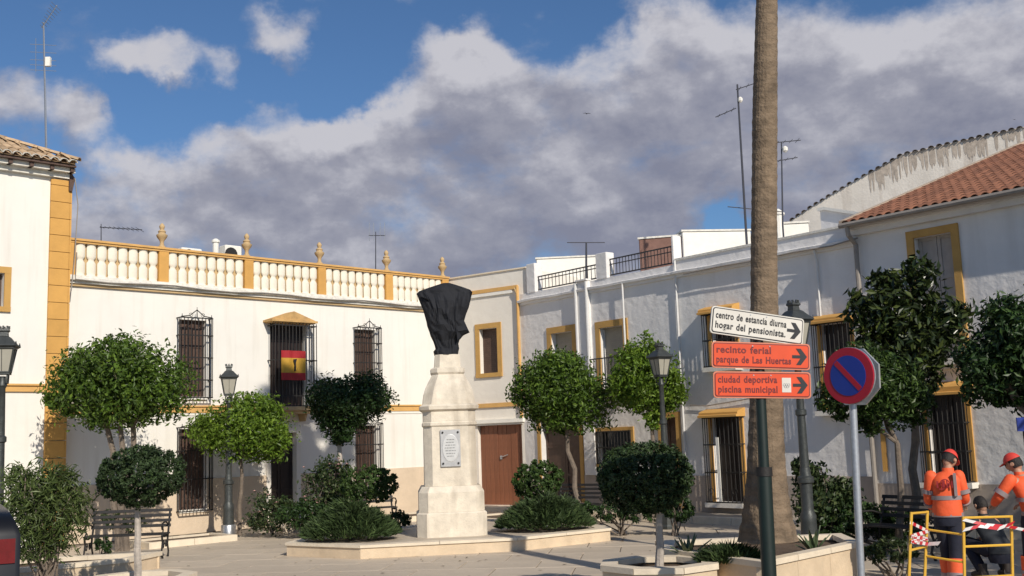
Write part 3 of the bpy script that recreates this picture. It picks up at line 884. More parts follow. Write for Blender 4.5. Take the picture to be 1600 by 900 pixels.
# small white gable
a = at(1283, 352, 24.2); 
o = thing('rooftop_gable', 'small white sloping stair gable on the roof beside the tiled house', 'gable', (a.x, a.y, 5.6), FR.rz)
w = 1.25
h0 = at(1283, 330, 24.2).z-5.6
MB().prism([(0, 0), (w, 0), (w, h0-.36), (.12, h0), (0, h0)], 0, .12).build('wall', M['lumpy'], o)
MB().prism([(-.03, h0), (.13, h0+.002), (w, h0-.36), (w, h0-.29), (.14, h0+.07), (-.03, h0+.07)], -.06, .20).build('coping', M['white'], o)
MB().prism([(.1, h0-.04), (w+.6, h0-.50), (w+.6, h0-.55), (.1, h0-.12)], .2, 2.2).build('roof', M['tan'], o)

# ---------------------------------------------------------------- right tiled house
t = thing('tiled_house', 'grey-white house with red tiled roof and one tall ochre framed shutter', 'house', FT.P, FT.rz)
zev = FT.sz(1400, 345)[1]
Wh = FT.rect(1436, 1496, 366, 560)
Wi = FT.rect(1452, 1512, 618, 752)
Wj = FT.rect(1378.5, 1387, 690, 752)
Wh = (Wh[0], Wh[1], FT.sz(1470, 562)[1], Wh[3])
wall_holes(9, zev, [Wh, Wi], M['lumpy'], t)
surround(t, Wh, w=.15, sill=False, proud=.05)
panel_shutter(t, Wh, M['creamshut'], depth=.14)
MB().box(Wh[0]-.2, Wh[1]+.2, -.24, 0, Wh[2]-.12, Wh[2]).box(Wh[0]-.12, Wh[1]+.12, -.14, 0, Wh[2]-.2, Wh[2]-.12).build('window_sill', M['creamwall'], t)
pane(t, Wi); panel_shutter(t, Wi, M['darkwood'], depth=.13)
surround(t, Wi, w=.12, sill=False, top=False, m=M['ochre'])
grille(t, (Wi[0]-.08, Wi[1]+.08, Wi[2], Wi[3]), proud=.24, n=10, crest=False, rails=(0, .35, .68, 1))
hood(t, Wi[0]-.2, Wi[1]+.2, Wi[3]+.01, proud=.30, h=.2)
MB().box(Wi[0]-.14, Wi[1]+.14, -.26, 0, Wi[2]-.12, Wi[2]-.015).build('window_sill', M['creamwall'], t)
zdt = FT.sz(1560, 757)[1]
mb = MB(); mb.box(.003, Wi[0]-.16, -.03, 0, 0, zdt); mb.box(Wi[0]-.16, Wi[1]+.16, -.03, 0, 0, min(zdt, Wi[2]-.13)); mb.box(Wi[1]+.16, 9, -.03, 0, 0, zdt)
mb.build('dado', M['dado2'], t)
# slim ochre jamb at its left end
s = FT.sz(1381, 720)[0]
MB().box(max(.16, s), max(.16, s)+.10, -.06, -.031, 1.1, 1.95).build('ochre_jamb', M['ochre'], t)
# eaves
MB().box(-.05, 9, -.14, .1, zev-.16, zev-.04).box(-.05, 9, -.24, .1, zev-.04, zev+.02).build('cornice', M['lumpy'], t)
MB().tube([(-.1, -.42, zev+.03), (9, -.42, zev+.03)], .055, 8).build('gutter', M['cable'], t)
MB().tube([(.06, -.40, zev+.02), (.06, -.36, zev-.18), (.06, -.12, zev-.36), (.06, -.10, .2)], .05, 8).build('downpipe', M['cable'], t)
pt = .35; rz0 = zev+.05; ovr = .40
MB().add([(-.05, -ovr, rz0), (9, -ovr, rz0), (9, 8.6, rz0+9*pt), (-.05, 8.6, rz0+9*pt), (-.05, -ovr, rz0-.05), (9, -ovr, rz0-.05), (9, 8.6, rz0+9*pt-.05), (-.05, 8.6, rz0+9*pt-.05)],
         [(0, 1, 2, 3), (7, 6, 5, 4), (0, 4, 5, 1), (0, 3, 7, 4)]).build('roof', M['redtile'], t, recalc=False)
tmr = tilemesh(.085, .44, M['redtile'])
ang = math.atan(pt); cw = .20; rl_ = .38
cand = []
for row in range(23):
    for i in range(44):
        x = .02+i*cw; y = -ovr-.03+row*rl_*math.cos(ang)
        w_ = FT.P+FT.ux*x+FT.uy*y
        cand.append((w_.length + (50 if x > 4.6+row*.0 else 0), x, y))
cand.sort()
for _, x, y in cand[:290]:
    link('roof_tile', tmr, t, (x+.03+rnd.uniform(-.006, .006), y, rz0+(y+ovr)*pt+.02), (ang, 0, rnd.uniform(-.02, .02)))
big = MB()
base = tmr
bv = [v.co.copy() for v in tmr.vertices]; bf = [tuple(p.vertices) for p in tmr.polygons]
rm = Matrix.Rotation(ang, 3, 'X')
for _, x, y in cand[290:]:
    big.add([rm @ v + Vector((x+.03+rnd.uniform(-.006, .006), y, rz0+(y+ovr)*pt+.02)) for v in bv], bf)
tag(big.build('roof_tiles', M['redtiles'], t, recalc=False), kind='stuff')
mb = MB()
vs = [(-.12, -ovr, rz0-.04), (.03, -ovr, rz0-.04), (.03, -ovr, rz0+.09), (-.12, -ovr, rz0+.09)]
mb.add(vs+[(x, 8.6, z+9*pt) for x, y, z in vs], [(0, 1, 2, 3), (7, 6, 5, 4), (0, 4, 5, 1), (1, 5, 6, 2), (2, 6, 7, 3), (3, 7, 4, 0)])
mb.build('verge', mat('weathered_verge', (.48, .37, .27), .9, 4, .2), t)

# stained wall of the house behind
FB_ = FT.P + FT.uy*9.2 - FT.ux*8
FB = Fac(FB_, FB_ + Matrix.Rotation(R(15), 3, 'Z') @ (FT.ux*20))
pl = [(1225, 352), (1252, 333), (1300, 303), (1345, 277), (1412, 240), (1500, 220), (1600, 198), (1720, 172)]
pp = [FB.sz(px, py) for px, py in pl]
t = thing('stained_gable_wall', 'tall stained party wall with blackened tile edge behind the red roof', 'wall', FB.P, FB.rz)
MB().prism([(pp[0][0], 3)] + pp + [(pp[-1][0], 3)], 0, .35).build('wall', M['stained'], t)
tmd = tilemesh(.085, .34, M['darktile'], 'coping_tile')
for i in range(len(pp)-1):
    a, b = Vector((pp[i][0], 0, pp[i][1])), Vector((pp[i+1][0], 0, pp[i+1][1]))
    n = int((b-a).length/.22)
    for k in range(n):
        p = a.lerp(b, (k+.5)/n)
        link('coping_tile', tmd, t, (p.x, -.08, p.z-.03+rnd.uniform(-.012, .012)), (0, -math.atan2(b.z-a.z, b.x-a.x), rnd.uniform(-.06, .06)))
mb = MB()
for i in range(170):
    k = rnd.uniform(3.2, 6.95); i0 = int(k); f_ = k-i0
    x = pp[i0][0]+(pp[i0+1][0]-pp[i0][0])*f_; z = pp[i0][1]+(pp[i0+1][1]-pp[i0][1])*f_
    w = rnd.uniform(.015, .055); h = rnd.uniform(.12, .8)
    mb.add([(x-w, -.004-.00002*i, z-.02), (x+w, -.004-.00002*i, z-.02), (x+w*.8, -.004-.00002*i, z-h*.8), (x, -.004-.00002*i, z-h), (x-w*.8, -.004-.00002*i, z-h*.75)], [(0, 4, 3, 2, 1)])
mb.build('damp_stains', mat('damp_stain', (.47, .40, .33), .95, 6, .3), t, recalc=False)

# ---------------------------------------------------------------- antennas
def antenna(label, px, ybase, ytop, Y, arms, m='antenna', r=.018, lean=0, name='tv_antenna'):
    """arms: (pixel y, left px, right px, dy, kind)"""
    b = at(px+lean, ybase, Y); tp = at(px, ytop, Y)
    o = thing(name, label, 'antenna', b)
    MB().tube([(0, 0, -1.3), (0, 0, 0), tp-b], [r, r, r*.7], 6).build('mast', M[m], o)
    for (py, xl, xr, dy, kind) in arms:
        A = at(xl, py+dy, Y)-b; B = at(xr, py-dy, Y)-b
        MB().tube([A, B], .012, 5).build('boom', M[m], o)
        if kind:
            n = kind
            for k in range(n):
                p = A.lerp(B, (k+.5)/n); q = .14+.02*k
                MB().tube([p+Vector((0, -q, .0)), p+Vector((0, q, 0))], .006, 4).build('element', M[m], o)
        else:
            pass
    return o
o = antenna('tall tv antenna with stacked cross elements above the tiled corner house', 68, 222, 35, 26.5, [(26, 65, 89, 18, 9)], lean=4, r=.03)
for py in (70, 82, 94, 102, 110):
    A = at(47, py-1, 26.5)-o.location; B = at(88, py+1, 26.5)-o.location
    MB().tube([A, B], .008, 4).build('element', M['antenna'], o)
MB().tube([at(56, 60, 26.5)-o.location, at(56, 112, 26.5)-o.location], .008, 4).build('element', M['antenna'], o)
MB().box(-.06, .06, -.05, .05, at(66, 104, 26.5).z-o.location.z, at(66, 90, 26.5).z-o.location.z).build('junction_box', M['white'], o)
antenna('horizontal yagi antenna above the left end of the balustrade', 158, 378, 350, 27.5, [(357, 156, 222, -2, 9)], m='darkantenna', r=.015)
o = antenna('upright antenna with vertical dipoles behind the fourth urn finial', 587, 420, 362, 32.5, [(368, 576, 602, 0, 0)], m='darkantenna')
for px in (577, 584, 594, 601):
    MB().tube([at(px, 348, 32.5)-o.location, at(px, 376, 32.5)-o.location], .012, 4).build('element', M['antenna'], o)
antenna('flat T shaped antenna beside the pier between the railings', 916, 438, 379, 29.3, [(379, 886, 945, 0, 0)], m='darkantenna', r=.035)
o = antenna('tall leaning double yagi antenna left of the palm trunk', 1152, 366, 132, 26.0, [(176, 1118, 1150, 7, 3), (134, 1150, 1186, 6, 3)], m='darkantenna', lean=14, r=.03)
MB().lathe([(.03, 0), (.06, .04), (.06, .10), (.02, .14)], 8).build('amplifier', M['white'], o, loc=at(1157, 160, 25.97)-o.location)
antenna('low dark antenna bar crossing behind the palm trunk', 1212, 360, 330, 26.2, [(327, 1137, 1222, -4, 0)], m='darkantenna', r=.03)
o = antenna('double armed antenna right of the palm trunk', 1221, 352, 222, 26.4, [(221, 1210, 1251, 2, 4), (249, 1212, 1246, 3, 3)], m='darkantenna', r=.022, lean=2)
MB().lathe([(.03, 0), (.07, .04), (.07, .12), (.02, .16)], 8).build('amplifier', M['white'], o, loc=at(1227, 238, 26.35)-o.location)
# air conditioning unit and vents behind the balustrade
def acunit(label, px, yt, w, h, Y):
    p = at(px, yt, Y)
    o = thing('air_conditioner', label, 'air conditioner', (p.x, p.y, p.z-h), FL.rz)
    MB().cbox(0, w, 0, .35, 0, h, .02).build('casing', M['white'], o)
    MB().tube([(w*.35, -.006, h*.5), (w*.35, -.012, h*.5)], h*.38, 14).build('fan_grille', M['iron'], o)
    MB().box(.05, w-.05, .05, .3, -.5, -.002).build('stand', M['galv'], o)
acunit('low white air conditioner behind the second balustrade bay', 284, 386, .6, .3, 28.5)
acunit('taller air conditioner left of the second urn finial', 352, 382, .5, .5, 28.5)
p = at(337, 380, 28.5)
o = thing('vent_pipe', 'small white vent pipe on the roof between the two air conditioners', 'vent', p)
MB().lathe([(.08, -.7), (.08, 0), (.11, .02), (.11, .07), (.04, .12)], 10).build('flue', M['white'], o)

# ---------------------------------------------------------------- monument, platform
MY = 21.2
mc = ground(706, MY)
plat = [(448, 850, .22), (563, 867, .22)]
def gpt(px, py, z):
    d = ray(px, py); t_ = (z-EYE.z)/d.z; p = EYE+d*t_; return (p.x, p.y)
PZ = .24
poly = [gpt(448, 848, PZ), gpt(563, 852, PZ), gpt(808, 840, PZ), gpt(953, 825, PZ)]
poly += [(poly[3][0]-.2, poly[3][1]+2.2), (poly[3][0]-2.0, poly[3][1]+3.6), (poly[0][0]+2.2, poly[0][1]+3.4), (poly[0][0]+.2, poly[0][1]+1.6)]
t = thing('monument_platform', 'low cream stone platform carrying the monument', 'platform', (0, 0, 0))
MB().slabpoly(poly, .001, PZ-.05).build('platform_body', M['stone'], t)
cx = sum(p[0] for p in poly)/8; cy = sum(p[1] for p in poly)/8
# coping stones round the rim, facing slabs on the sides
def rim(parent, poly, z0, z1, w, out=.03, m=None, L=1.3, name='coping_stone', closed=True, smear=.004):
    n = len(poly); cxx = sum(p[0] for p in poly)/n; cyy = sum(p[1] for p in poly)/n; c = Vector((cxx, cyy))
    P = [Vector(p) for p in poly]
    # offset outward / inward using mitres
    def off(dst):
        res = []
        for i in range(n):
            a, b, d = P[i-1], P[i], P[(i+1) % n]
            e1 = (b-a).normalized(); e2 = (d-b).normalized()
            n1 = Vector((e1.y, -e1.x)); n2 = Vector((e2.y, -e2.x))
            if n1.dot(b-c) < 0: n1 = -n1
            if n2.dot(b-c) < 0: n2 = -n2
            mvec = (n1+n2).normalized(); k = 1/max(.5, mvec.dot(n1))
            res.append(b+mvec*dst*k)
        return res
    O, I = off(out), off(out-w)
    for i in range(n):
        j = (i+1) % n
        l = (P[j]-P[i]).length; k = max(1, round(l/L))
        for q in range(k):
            f0, f1 = q/k+smear/l, (q+1)/k-smear/l
            pts = [O[i].lerp(O[j], f0), O[i].lerp(O[j], f1), I[i].lerp(I[j], f1), I[i].lerp(I[j], f0)]
            MB().slabpoly([tuple(p) for p in pts], z0, z1).build(name, m or M['cap'], parent)
rim(t, poly, PZ-.048, PZ, .30)
MB().slabpoly([(cx+(x-cx)*.93, cy+(y-cy)*.93) for x, y in poly], PZ-.06, PZ-.012).build('platform_top', M['slab'], t)

t = thing('monument_pedestal', 'eight sided weathered limestone pedestal with marble plaque', 'monument', (mc.x, mc.y, PZ-.012))
ppm = F/MY
def octa(prof, name, m=M['monument'], parent=t, asp=1.0):
    mb = MB(); vs = []; fs = []
    for (w, z, ch) in prof:       # w: half width, ch: chamfer
        c_ = ch
        for x, y in ((w-c_, -w), (w, -w+c_), (w, w-c_), (w-c_, w), (-w+c_, w), (-w, w-c_), (-w, -w+c_), (-w+c_, -w)):
            vs.append((x, y, z))
    n = 8
    for i in range(len(prof)-1):
        fs += [(i*n+k, i*n+(k+1) % n, (i+1)*n+(k+1) % n, (i+1)*n+k) for k in range(n)]
    fs += [tuple(range(n-1, -1, -1)), tuple(range((len(prof)-1)*n, len(prof)*n))]
    return mb.add(vs, fs).build(name, m, parent)
t.rotation_euler = (0, 0, R(6))
zz = lambda py: (831-py)/ppm*1.0
octa([(.66, 0, .18), (.66, zz(797), .18), (.63, zz(795), .17)], 'base_block')
octa([(.62, zz(795)+.002, .17), (.62, zz(766), .17), (.56, zz(757), .15)], 'plinth_block')
octa([(.50, zz(757)+.002, .15), (.495, zz(668), .15)], 'shaft')
octa([(.50, zz(668)+.002, .15), (.52, zz(666), .15), (.52, zz(662), .15), (.50, zz(660), .15)], 'shaft_moulding')
octa([(.50, zz(660)+.002, .15), (.50, zz(645), .15), (.56, zz(642), .17), (.57, zz(637), .17), (.52, zz(634), .16)], 'cornice')
octa([(.50, zz(634)+.002, .16), (.495, zz(627), .17), (.475, zz(617), .17), (.435, zz(607), .16), (.385, zz(599), .15), (.335, zz(592), .13), (.31, zz(588), .12)], 'dome')
octa([(.31, zz(588)+.002, .12), (.33, zz(585), .12), (.33, zz(579), .12), (.28, zz(577), .11)], 'neck_moulding')
octa([(.26, zz(577)+.002, .10), (.24, zz(557), .09)], 'neck_block')
mb = MB()
wpl, z0p, z1p = .19, zz(728), zz(673)
mb.cbox(-wpl, wpl, -.535, -.50, z0p, z1p, .006)
pl = mb.build('plaque', M['marble'], t)
ov_ = MB(); vs = []
for y, sc_ in ((-.537, 1.0), (-.545, .93)):
    for k in range(20):
        a_ = 2*math.pi*k/20; vs.append((sc_*.16*math.cos(a_), y, (z0p+z1p)/2+sc_*.27*math.sin(a_)))
ov_.add(vs, [tuple(range(20, 40))]+[(k, (k+1) % 20, 20+(k+1) % 20, 20+k) for k in range(20)])
ov_.build('plaque_oval', mat('pale_marble', (.55, .55, .54), .35, 12, .08), pl)
mb = MB()
for k in range(7):
    hw = .11*(1-.35*abs(k-3)/3); z = (z0p+z1p)/2+.16-k*.052
    x = -hw
    while x < hw-.02:
        w = rnd.uniform(.02, .05); mb.box(x, min(hw, x+w), -.549, -.545, z-.007, z+.007); x += w+.012
mb.build('engraved_lines', mat('engraving', (.25, .25, .25), .6), pl)
for sx, zq in ((-1, z1p-.05), (1, z1p-.05), (-1, z0p+.06), (1, z0p+.06)):
    MB().tube([(sx*(wpl-.045), -.534, zq), (sx*(wpl-.045), -.552, zq)], .02, 8).build('bolt', M['iron'], pl)

# statue bust wrapped in black cloth: a draped closed surface, folds as geometry
bust = thing('wrapped_bust', 'bust wrapped in black cloth standing on the pedestal', 'statue', (mc.x, mc.y, PZ-.012+zz(557)))
rows = [(443, 694, 705, .04), (446, 684, 714, .11), (450, 671, 725, .17), (455, 656, 736, .20), (459, 652, 740, .20), (463, 653, 739, .22), (472, 657, 737, .29), (484, 662, 734, .33), (495, 665, 729, .33),
        (504, 667, 726, .32), (512, 668, 730, .33), (521, 671, 734, .30), (526, 673, 725, .27), (534, 677, 718, .22), (541, 679, 716, .22), (547, 680, 717, .23), (551, 677, 716, .25), (557, 678, 715, .26)]
mb = MB(); NS = 88; vs = []
for i, (py, xl, xr, dep) in enumerate(rows):
    cxp = (xl+xr)/2
    hw = (xr-xl)/2/ppm; z = (557-py)/ppm; x0_ = (cxp-697)/ppm
    for k in range(NS):
        a_ = 2*math.pi*k/NS
        ca_, sa_ = math.cos(a_), math.sin(a_)
        q = ca_*3.1 + .8*noise.noise(Vector((ca_*1.5, sa_*1.5, z*1.6)))*3
        crease = abs(math.sin(q*2.1 + z*2.4*(1 if ca_ > 0 else -1)))          # long folds running to the shoulders
        crease2 = abs(math.sin(z*11 + ca_*4 + 2*noise.noise(Vector((ca_*2, sa_*2, z*2+5)))))
        fold = 1 - .16*crease**3*(.4 if z < .1 else 1) - .07*crease2**4 + .08*noise.noise(Vector((ca_*3, sa_*3, z*4)))
        pw = .80
        x = x0_ + hw*math.copysign(abs(ca_)**pw, ca_)*(1 + .05*noise.noise(Vector((z*9, ca_, 3))))
        y = dep*math.copysign(abs(sa_)**pw, sa_)*fold
        vs.append((x-.01, y, z + .018*math.sin(a_*5+i)*(1 if 4 < i < 15 else 0)))
fs = [(i*NS+k, i*NS+(k+1) % NS, (i+1)*NS+(k+1) % NS, (i+1)*NS+k) for i in range(len(rows)-1) for k in range(NS)]
fs += [tuple(range(NS)), tuple(range(len(rows)*NS-1, (len(rows)-1)*NS-1, -1))]
mb.add(vs, fs)
c_ = mb.build('cloth_wrap', M['cloth'], bust, smooth=False)
mb = MB()
for (fx, fz, gx, gz) in ((.20, .58, .30, .36), (-.34, 1.10, -.48, 1.16)):
    mb.add([(fx, -.30, fz), (gx, -.20, gz), (fx+.03, -.26, gz-.10), (fx, -.05, fz), (gx, -.02, gz), (fx+.03, -.05, gz-.10)], [(0, 1, 2), (5, 4, 3), (0, 3, 4, 1), (1, 4, 5, 2), (2, 5, 3, 0)])
mb.build('cloth_flap', M['cloth'], bust)

# ---------------------------------------------------------------- plants
def sprigs(blobs, seed, k=9):
    r = random.Random(seed+99); out = list(blobs)
    for _ in range(k):
        c, rad = blobs[r.randrange(len(blobs))]
        d = Vector((r.gauss(0, 1), r.gauss(0, 1), r.gauss(.2, .9))).normalized(); q = r.uniform(.16, .30)*min(rad)
        out.append((Vector(c)+Vector((d.x*rad[0], d.y*rad[1], d.z*rad[2]))*.95, (q, q, q*1.1)))
    return out
def leafcloud(blobs, n, size, seed, shell=.6, clump=26, aspect=.42, spread=.14, flop=.5, up=.0, lump=.16):
    r = random.Random(seed); mb = MB(); V = []; Fs = []
    vol = [b[1][0]*b[1][2] for b in blobs]; tot = sum(vol)
    nc = max(1, n//clump)
    for _ in range(nc):
        x = r.random()*tot; i = 0
        while x > vol[i] and i < len(blobs)-1: x -= vol[i]; i += 1
        c, rad = Vector(blobs[i][0]), blobs[i][1]
        d = Vector((r.gauss(0, 1), r.gauss(0, 1), r.gauss(0, 1))).normalized()
        rr = shell+(1-shell)*r.random()**.6
        rr *= 1+lump*noise.noise(d*2.2+Vector((seed, 0, 0)))*2
        base = Vector((d.x*rad[0], d.y*rad[1], d.z*rad[2]))*rr + c
        nd = Vector((d.x/rad[0], d.y/rad[1], d.z/rad[2])).normalized()
        sp = spread*min(rad)
        for _ in range(clump):
            p = base + Vector([max(-1.5, min(1.5, r.gauss(0, 1)))*sp for _q in range(3)])
            s = size*r.uniform(.65, 1.25)
            nn = (nd*(1-flop) + Vector((r.gauss(0, 1), r.gauss(0, 1), r.gauss(0, 1)+up))*flop).normalized()
            ax = nn.cross(Vector((r.gauss(0, 1), r.gauss(0, 1), r.gauss(0, 1)))).normalized()
            ay = nn.cross(ax)
            o = len(V)
            V += [p-ax*s*.5, p+ay*s*aspect*.5+nn*s*.06, p+ax*s*.5-nn*s*.05, p-ay*s*aspect*.5+nn*s*.06]
            Fs += [(o, o+1, o+2), (o, o+2, o+3)]
    mb.v = V; mb.f = Fs; mb.mi = [0]*len(Fs)
    return mb
def limb(mb, a, b, r0, r1, seed, k=5, wob=.05):
    r = random.Random(seed); a, b = Vector(a), Vector(b); pts = []; rad = []
    for i in range(k+1):
        f = i/k; p = a.lerp(b, f)
        if 0 < i < k: p += Vector((r.gauss(0, 1), r.gauss(0, 1), 0))*wob*(b-a).length*.5
        pts.append(p); rad.append(r0+(r1-r0)*f)
    mb.tube(pts, rad, 8)
def tree(name, label, cat, px, Y, blobs_px, leafm, n, size, trunkpx, seed, tr=.06, bark='trunk', group=None, stems=1, fork_z=None, base_z=0, core=True, **kw):
    """blobs_px: (px, py, rx_px, rz_px[, depth offset m, ry m]); crown is 3-D, as deep as it is wide"""
    b = ground(px, Y, base_z)
    t = thing(name, label, cat, b, 0, group)
    s = F/Y; blobs = []
    for q in blobs_px:
        c = at(q[0], q[1], Y+(q[4] if len(q) > 4 else 0)) - b
        rx_, rz_ = q[2]/s, q[3]/s
        blobs.append((c, (rx_, q[5] if len(q) > 5 else rx_, rz_)))
    leafcloud(sprigs(blobs, seed, 4 if 'ball' in (group or '') else 13), n, size, seed, **kw).build('crown', leafm, t, recalc=False)
    low = min(c.z-r_[2] for c, r_ in blobs); c0 = blobs[0][0]
    mb = MB(); rr = random.Random(seed+5)
    top = at(trunkpx[0], trunkpx[1], Y)-b
    for k in range(stems):
        off = Vector(((k-(stems-1)/2)*tr*1.3, 0, 0))
        tp = top + off*3.2
        limb(mb, off*.9 + Vector((0, 0, -.05)), tp, tr*1.25, tr*.85, seed+k, wob=.010 if 'ball' in (group or '') else .03)
        for q in range(4):
            c, r_ = blobs[rr.randrange(len(blobs))]
            e = c + Vector((rr.uniform(-.6, .6)*r_[0], rr.uniform(-.6, .6)*r_[1], rr.uniform(-.2, .6)*r_[2]))
            limb(mb, tp, e, tr*.65, tr*.2, seed+10*k+q, k=4, wob=.06)
    mb.build('trunk', M[bark], t, smooth=True)
    return t
# orange trees
tree('orange_tree', 'broad rounded orange tree in front of the left grille windows', 'tree', 192, 22.6, [(187, 600, 84, 62), (130, 606, 52, 50), (245, 604, 52, 50), (187, 578, 60, 46), (185, 630, 62, 38)], M['leaf_orange'], 19000, .12, (188, 668), 3, tr=.065, stems=3, group='orange trees of the square', flop=.42, spread=.22)
tree('orange_tree', 'bright lime green orange tree behind the black lamp post', 'tree', 374, 25.6, [(388, 668, 60, 48), (336, 674, 36, 30), (400, 650, 40, 30), (420, 690, 36, 26)], M['leaf_lime'], 11000, .12, (376, 716), 4, tr=.045, group='orange trees of the square', spread=.22)
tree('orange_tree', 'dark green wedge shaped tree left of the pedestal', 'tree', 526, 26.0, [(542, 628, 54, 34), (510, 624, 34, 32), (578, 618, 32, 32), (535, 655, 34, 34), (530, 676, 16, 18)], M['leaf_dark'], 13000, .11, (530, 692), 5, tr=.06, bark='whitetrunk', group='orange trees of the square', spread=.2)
tree('orange_tree', 'dense orange tree with leaning trunk right of the pedestal', 'tree', 908, 26.0, [(868, 606, 60, 50), (838, 612, 36, 36), (915, 630, 44, 40), (875, 585, 44, 34), (870, 648, 42, 26)], M['leaf_orange'], 17000, .115, (886, 676), 6, tr=.06, group='orange trees of the square', spread=.2)
tree('orange_tree', 'pointed bright orange tree behind the lantern of the middle lamp', 'tree', 1018, 25.2, [(1010, 592, 50, 46), (1006, 560, 30, 32), (1040, 610, 28, 34), (985, 608, 32, 32), (1018, 640, 18, 30)], M['leaf_lime'], 12000, .12, (1018, 650), 8, tr=.05, group='orange trees of the square', spread=.22)
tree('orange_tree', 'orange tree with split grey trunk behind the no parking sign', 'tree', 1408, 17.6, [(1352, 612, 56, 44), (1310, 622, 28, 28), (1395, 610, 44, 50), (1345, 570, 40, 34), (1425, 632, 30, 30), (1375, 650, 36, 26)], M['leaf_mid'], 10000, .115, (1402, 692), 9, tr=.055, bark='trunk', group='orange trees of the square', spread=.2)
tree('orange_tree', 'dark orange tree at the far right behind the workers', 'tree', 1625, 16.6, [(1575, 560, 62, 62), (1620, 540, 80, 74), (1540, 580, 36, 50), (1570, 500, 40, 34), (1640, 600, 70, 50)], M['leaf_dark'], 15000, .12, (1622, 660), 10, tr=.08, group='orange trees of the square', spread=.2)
tree('magnolia_tree', 'tall dark magnolia tree with glossy leaves beside the tiled house', 'tree', 1428, 19.0, [(1405, 478, 54, 46), (1432, 428, 30, 24), (1362, 498, 36, 32), (1465, 510, 40, 36), (1415, 550, 62, 46), (1495, 492, 24, 20), (1432, 592, 34, 32), (1380, 440, 22, 18), (1340, 470, 16, 14)], M['leaf_mag'], 5200, .19, (1430, 655), 11, tr=.075, bark='trunk', clump=9, spread=.32, aspect=.4, flop=.6, shell=.25)
for k_, (x_, y_, h_) in enumerate(((11.6, 7.6, 4.9), (13.2, 12.2, 4.9), (10.6, 11.3, 4.4))):  # unseen trees, added only to cast shade over workers, bench and lower wall
    tt = thing('orange_tree', ('unseen tree added to shade the workers', 'unseen tree added to shade the tiled house front', 'unseen tree added to shade the dark bench')[k_], 'tree', (x_, y_, 0), 0, 'orange trees of the square')
    leafcloud([((0, 0, h_), (1.9, 1.9, 1.2)), ((.8, .3, h_-.3), (1.3, 1.3, .9)), ((-.9, -.2, h_-.2), (1.3, 1.3, .9))], 9000, .16, 70+k_, spread=.2).build('crown', M['leaf_dark'], tt, recalc=False)
    mb = MB(); limb(mb, (0, 0, -.05), (0, 0, h_-.9), .11, .08, k_)
    for q in range(5): limb(mb, (0, 0, h_-.9), (math.cos(q*1.3), math.sin(q*1.3), h_+.1), .06, .02, q)
    mb.build('trunk', M['trunk'], tt, smooth=True)
# topiary trees
def topiary(label, px, Y, cpx, cpy, rx_, rz_, ztr, seed, m='leaf_box', n=19000, bz=0, size=.05, tr=.045, gk='ball topiary trees'):
    return tree('topiary_tree', label, 'tree', px, Y, [(cpx, cpy, rx_*.96, rz_*.95), (cpx-rx_*.2, cpy+rz_*.1, rx_*.75, rz_*.7), (cpx+rx_*.22, cpy-rz_*.05, rx_*.72, rz_*.75)], M[m], n, size, (px, ztr), seed, tr=tr, bark='whitetrunk', base_z=bz, group=gk, shell=.84, spread=.05, clump=18, flop=.45, aspect=.5, lump=.05)
topiary('flattened dark ball topiary in the lower left planter', 215, 15.3, 220, 744, 68, 49, 790, 21, bz=.28)
topiary('large wide ball topiary in the octagonal stone planter', 1030, 13.6, 1008, 746, 76, 57, 800, 22, bz=.42, n=26000, m='leaf_box')
topiary('small ball topiary right of the pedestal', 846, 23.2, 841, 750, 41, 31, 775, 23, m='leaf_box2', n=9000, size=.07)
topiary('small ball topiary between the rose bush and the pedestal', 570, 24.0, 576, 757, 46, 31, 785, 24, m='leaf_box2', n=9000, size=.07)
# juniper cushions on the platform
def cushion(name, label, cat, px, py, rpx, hpx, Y, m, n, size, seed, bz, ry=None, group=None, **kw):
    b = ground(px, Y, bz); s = F/Y
    t = thing(name, label, cat, b, 0, group)
    rx_ = rpx/s; h = hpx/s
    r = random.Random(seed); mb = MB(); V = []; Fs = []
    for _ in range(n):
        a = r.uniform(0, 2*math.pi); q = math.sqrt(r.random())
        hh = h*(1-q*q*.85)*r.uniform(.5, 1.08)*(1+.25*noise.noise(Vector((math.cos(a)*q*3, math.sin(a)*q*3, seed))))
        p = Vector((rx_*q*math.cos(a), (ry or rx_*.7)*q*math.sin(a), max(.02, hh)))
        d = Vector((math.cos(a)*.8+r.gauss(0, .5), math.sin(a)*.8+r.gauss(0, .5), r.uniform(.1, 1.1))).normalized()
        sd_ = d.cross(Vector((r.gauss(0, 1), r.gauss(0, 1), r.gauss(0, 1)))).normalized()
        s_ = size*r.uniform(.6, 1.3); o = len(V)
        V += [p-sd_*s_*.12, p+sd_*s_*.12, p+d*s_]
        Fs.append((o, o+1, o+2))
    mb.v = V; mb.f = Fs; mb.mi = [0]*len(Fs)
    mb.build('foliage', m, t, recalc=False)
    mb = MB()
    for k in range(7):
        a = k*.9; mb.tube([(0, 0, 0), (rx_*.6*math.cos(a), rx_*.4*math.sin(a), h*.35)], [.02, .006], 5)
    mb.build('stems', M['trunk'], t)
    return t
cushion('juniper_bush', 'spreading juniper cushion on the left half of the platform', 'bush', 548, 840, 70, 50, 20.6, M['leaf_jun'], 8500, .15, 31, PZ, ry=.62, group='juniper cushions on the platform')
cushion('juniper_bush', 'spreading juniper cushion on the right half of the platform', 'bush', 852, 830, 70, 46, 21.4, M['leaf_jun'], 8500, .15, 32, PZ, ry=.62, group='juniper cushions on the platform')
